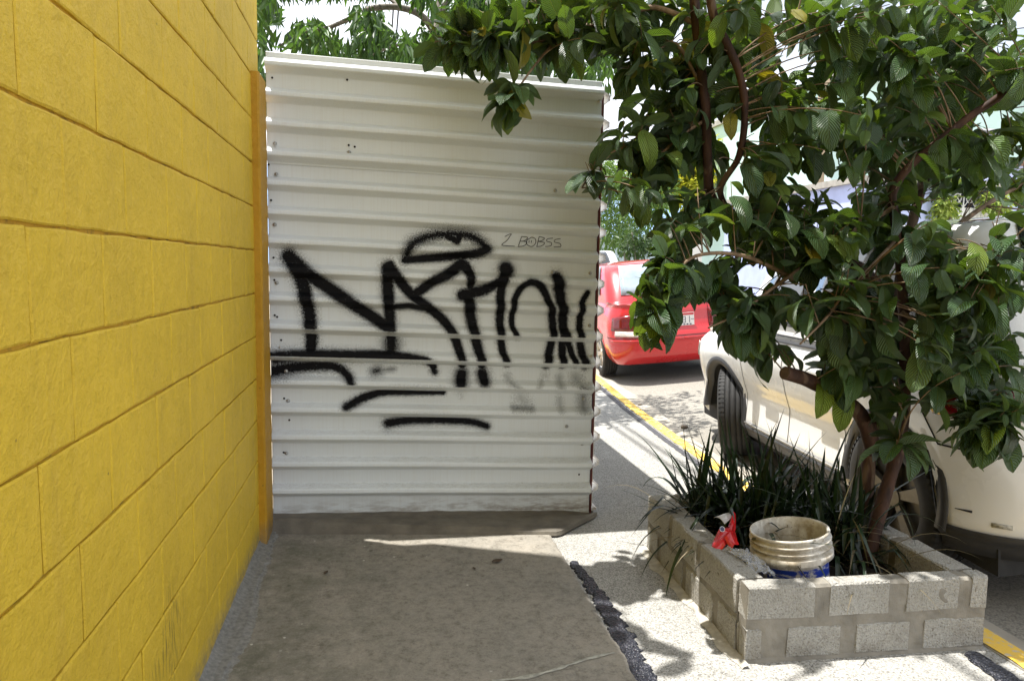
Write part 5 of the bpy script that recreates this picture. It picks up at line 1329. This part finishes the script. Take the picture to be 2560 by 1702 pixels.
fk = MB().box(10, 40, 30.6, 31.2, -0.3, 0.12).build('far_kerb', KERBY); tag(fk, 'yellow kerb at the far street corner', 'kerb', kind='structure')
gr = []
for i in range(260):
    gr.append((random.uniform(17, 25), random.uniform(31.6, 34), 0.10))
gt = leaf_cloud('verge_grass', None, Vector((0, 0, 0)), gr, 14, 0.35, m_foliage('verge_grass_leaf', (0.06, 0.10, 0.02), (0.24, 0.26, 0.10), .2, .6), 0.25, -0.6, 0.12, 21)
tag(gt, 'patchy green grass on the far verge', 'grass', kind='stuff')
pb = at(1925, 725, 33)
tr = tag(empty('street_tree_trunk', (pb.x, pb.y, 0)), 'bare grey pole-like trunk on the far grassy verge', 'tree')
MB().tube([Vector((0, 0, 0)), Vector((.02, 0, 1.6)), Vector((-.03, 0, 3.2)), Vector((.05, 0, 5.2))], [.17, .14, .13, .10], 10).build('trunk', GBARK, tr, True)
leaf_cloud('crown', tr, Vector((0, 0, 0)), [Vector((random.gauss(0, 1.2), random.gauss(0, 1.2), random.gauss(6, .8))) for _ in range(26)], 70, .3, DKG, .7, .2, .4, 30)

# lavender house with grille gate
LAV = m_plain('lavender_plaster', (0.46, 0.52, 0.78), 0.85, 0.10, 3, 0.2)
HY = 11.6
def hx(px): return at(px, 560, HY).x
house = tag(empty('lavender_house', (hx(2360), HY, 0)), 'lavender plastered house with white gate across the street', 'house')
HO = Vector((hx(2360), HY, 0))
def hpart(b, name, mat, parent=None, smooth=False):
    o = b.build(name, mat, house, smooth, loc=-HO); return o
gx0, gx1 = hx(2352), hx(2510); ztopg = at(2400, 470, HY).z; zroof = at(2250, 462, HY).z
hpart(MB().box(hx(2140), gx0, HY, HY+5, 0, zroof), 'wall', LAV); hpart(MB().box(gx1, hx(2720), HY, HY+5, 0, zroof+.45), 'wall', LAV); hpart(MB().box(gx0, gx1, HY+.002, HY+5, ztopg, zroof), 'wall', LAV)
hpart(MB().box(hx(2130), gx1+.05, HY-.12, HY+5.1, zroof, zroof+.12), 'roof_slab', KERBC); hpart(MB().box(gx1-.05, hx(2730), HY-.12, HY+5.1, zroof+.45, zroof+.57), 'roof_slab', m_plain('terracotta_edge', (0.30, 0.17, 0.11), .9, .2, 6))
hpart(MB().box(gx0, gx1, HY+1.2, HY+1.3, 0, ztopg), 'porch_back', m_plain('dark_porch', (0.03, 0.03, 0.03), .9, .1, 5))
zg = at(2420, 518, HY).z; WH = m_plain('white_gate_paint', (0.76, 0.76, 0.76), .5, .06, 5)
g_ = None; nsl = 16
for k in range(nsl):
    x0 = gx0+(gx1-gx0)*k/nsl; hpart(MB().box(x0+.006, x0+(gx1-gx0)/nsl-.006, HY+.10, HY+.13, 0.05, zg), 'gate_slat', WH)
b = MB()
for k in range(6):
    x = gx0+(gx1-gx0)*k/5; b.tube([(x, HY+.11, zg), (x, HY+.11, ztopg)], .014, 6)
    if k < 5:
        w = (gx1-gx0)/5; b.tube([(x, HY+.11, zg), (x+w, HY+.11, ztopg)], .010, 5); b.tube([(x+w, HY+.11, zg), (x, HY+.11, ztopg)], .010, 5)
        b.tube([(x+w/2+w*.3*math.cos(a), HY+.11, (zg+ztopg)/2+w*.3*math.sin(a)) for a in np.linspace(0, 2*math.pi, 13)], .010, 5)
hpart(b, 'gate_grille', WH)
vine = tag(empty('climbing_vine', (gx0, HY, 0)), 'yellow-green climbing vine hanging on the lavender house gate', 'vine')
VO = Vector((gx0, HY-.1, 0)); vc = polyfill([(2340,470),(2380,460),(2375,560),(2345,560)], 14, HY-.25, HY-.05, 2)+polyfill([(2450,480),(2520,490),(2510,530),(2460,520)], 12, HY-.25, HY-.05, 3)+polyfill([(2370,440),(2410,445),(2400,475)], 5, HY-.2, HY, 4)+polyfill([(2260,440),(2300,435),(2300,460)], 5, HY-.2, HY, 5)
vine.location = VO; leaf_cloud('foliage', vine, VO, vc, 46, .09, m_foliage('vine_leaf', (0.10, 0.16, 0.03), (0.34, 0.40, 0.10), .3, .5), .16, .3, .6, 33)
MB().tube([Vector((.02, 0, 0)), Vector((0, -.05, 1.2)), Vector((.06, -.05, 2.4))], .02, 6).build('stem', GBARK, vine)
# mint building behind
MINT = m_plain('mint_plaster', (0.56, 0.74, 0.68), .85, .06, 1.5, .15)
MY = 18.5
def mxx(px): return at(px, 400, MY).x
mint = tag(empty('mint_building', (mxx(2350), MY, 0)), 'tall pale mint green building rising behind the lavender house', 'building'); MO = Vector((mxx(2350), MY, 0))
mz = at(2350, 215, MY).z
MB().box(mxx(2080), mxx(2900), MY, MY+8, -.3, mz).build('wall', MINT, mint, loc=-MO)
MB().box(mxx(2070), mxx(2910), MY-.15, MY+8.1, mz, mz+.2).build('roof_slab', KERBC, mint, loc=-MO)
for px in (2140, 2290, 2440, 2590):
    x0, x1 = mxx(px), mxx(px+70); z0, z1 = at(px, 390, MY).z, at(px, 320, MY).z
    w = MB().box(x0, x1, MY-.01, MY+.04, z0, z1).build('window', WH, mint, loc=-MO)
    MB().box(x0+.06, (x0+x1)/2-.03, MY-.016, MY-.011, z0+.06, z1-.06).add([], []).box((x0+x1)/2+.03, x1-.06, MY-.016, MY-.011, z0+.06, z1-.06).build('pane', GLASS_D, w)
    MB().box(x0-.06, x1+.06, MY-.08, MY+.02, z0-.08, z0-.005).build('sill', KERBC, w)
# wooden utility pole with cables near the lavender house
up = at(2030, 700, 14)
pole = tag(empty('utility_pole', (up.x, 14, 0)), 'pale wooden utility pole rising behind the guava crown', 'pole')
MB().tube([(0, 0, 0), (0, 0, 4), (0.02, 0, 8)], [.13, .12, .10], 10).build('post', m_plain('weathered_pole', (0.36, 0.28, 0.19), .85, .2, 8, .3), pole, True)
MB().box(-.9, .9, -.06, .06, 7.2, 7.32).build('crossarm', GBARK, pole)
cb = tag(empty('overhead_cable', (up.x, 14, 5)), 'thin black overhead cable crossing before the mint building', 'cable')
q0, q1 = at(1900, 210, 14.2), at(2760, 232, 12); CBO = Vector((up.x, 14, 5))
MB().tube([q0.lerp(q1, t)-Vector((0, 0, 0.5*math.sin(t*math.pi)))-CBO for t in np.linspace(0, 1, 16)], .014, 5).build('wire', BLACK, cb)
# shadow-casting street wires overhead
wr = tag(empty('street_wire', (2, 5, 6)), 'pair of thin street wires overhead that stripe the sidewalk with shadow', 'cable'); WO = Vector((2, 5, 6))
for dx in (0, .10):
    a, c = Vector((0.29+dx, -6, 6.2)), Vector((0.29+dx, 60, 6.2)); MB().tube([a.lerp(c, t)-WO for t in np.linspace(0, 1, 8)], .017, 5).build('wire', BLACK, wr)
# distant hills, blue haze painted into their colour
HILL = m_plain('haze_tinted_hill', (0.16, 0.24, 0.36), .95, .15, .01)
b = MB(); rows = []
for i in range(80):
    a = R(-10+80*i/79); d = 900; hgt = 120+60*noise.noise(Vector((i*.13, 2, 0)))+25*noise.noise(Vector((i*.6, 5, 0)))
    rows.append([(math.sin(a)*d*.55, math.cos(a)*d*.55, -1), (math.sin(a)*d*.8, math.cos(a)*d*.8, hgt*.55), (math.sin(a)*d, math.cos(a)*d, hgt), (math.sin(a)*d*1.3, math.cos(a)*d*1.3, -1)])
tag(b.grid(rows).build('hills', HILL, None, True), 'distant hills tinted with painted blue haze on the horizon', 'hills', kind='structure')
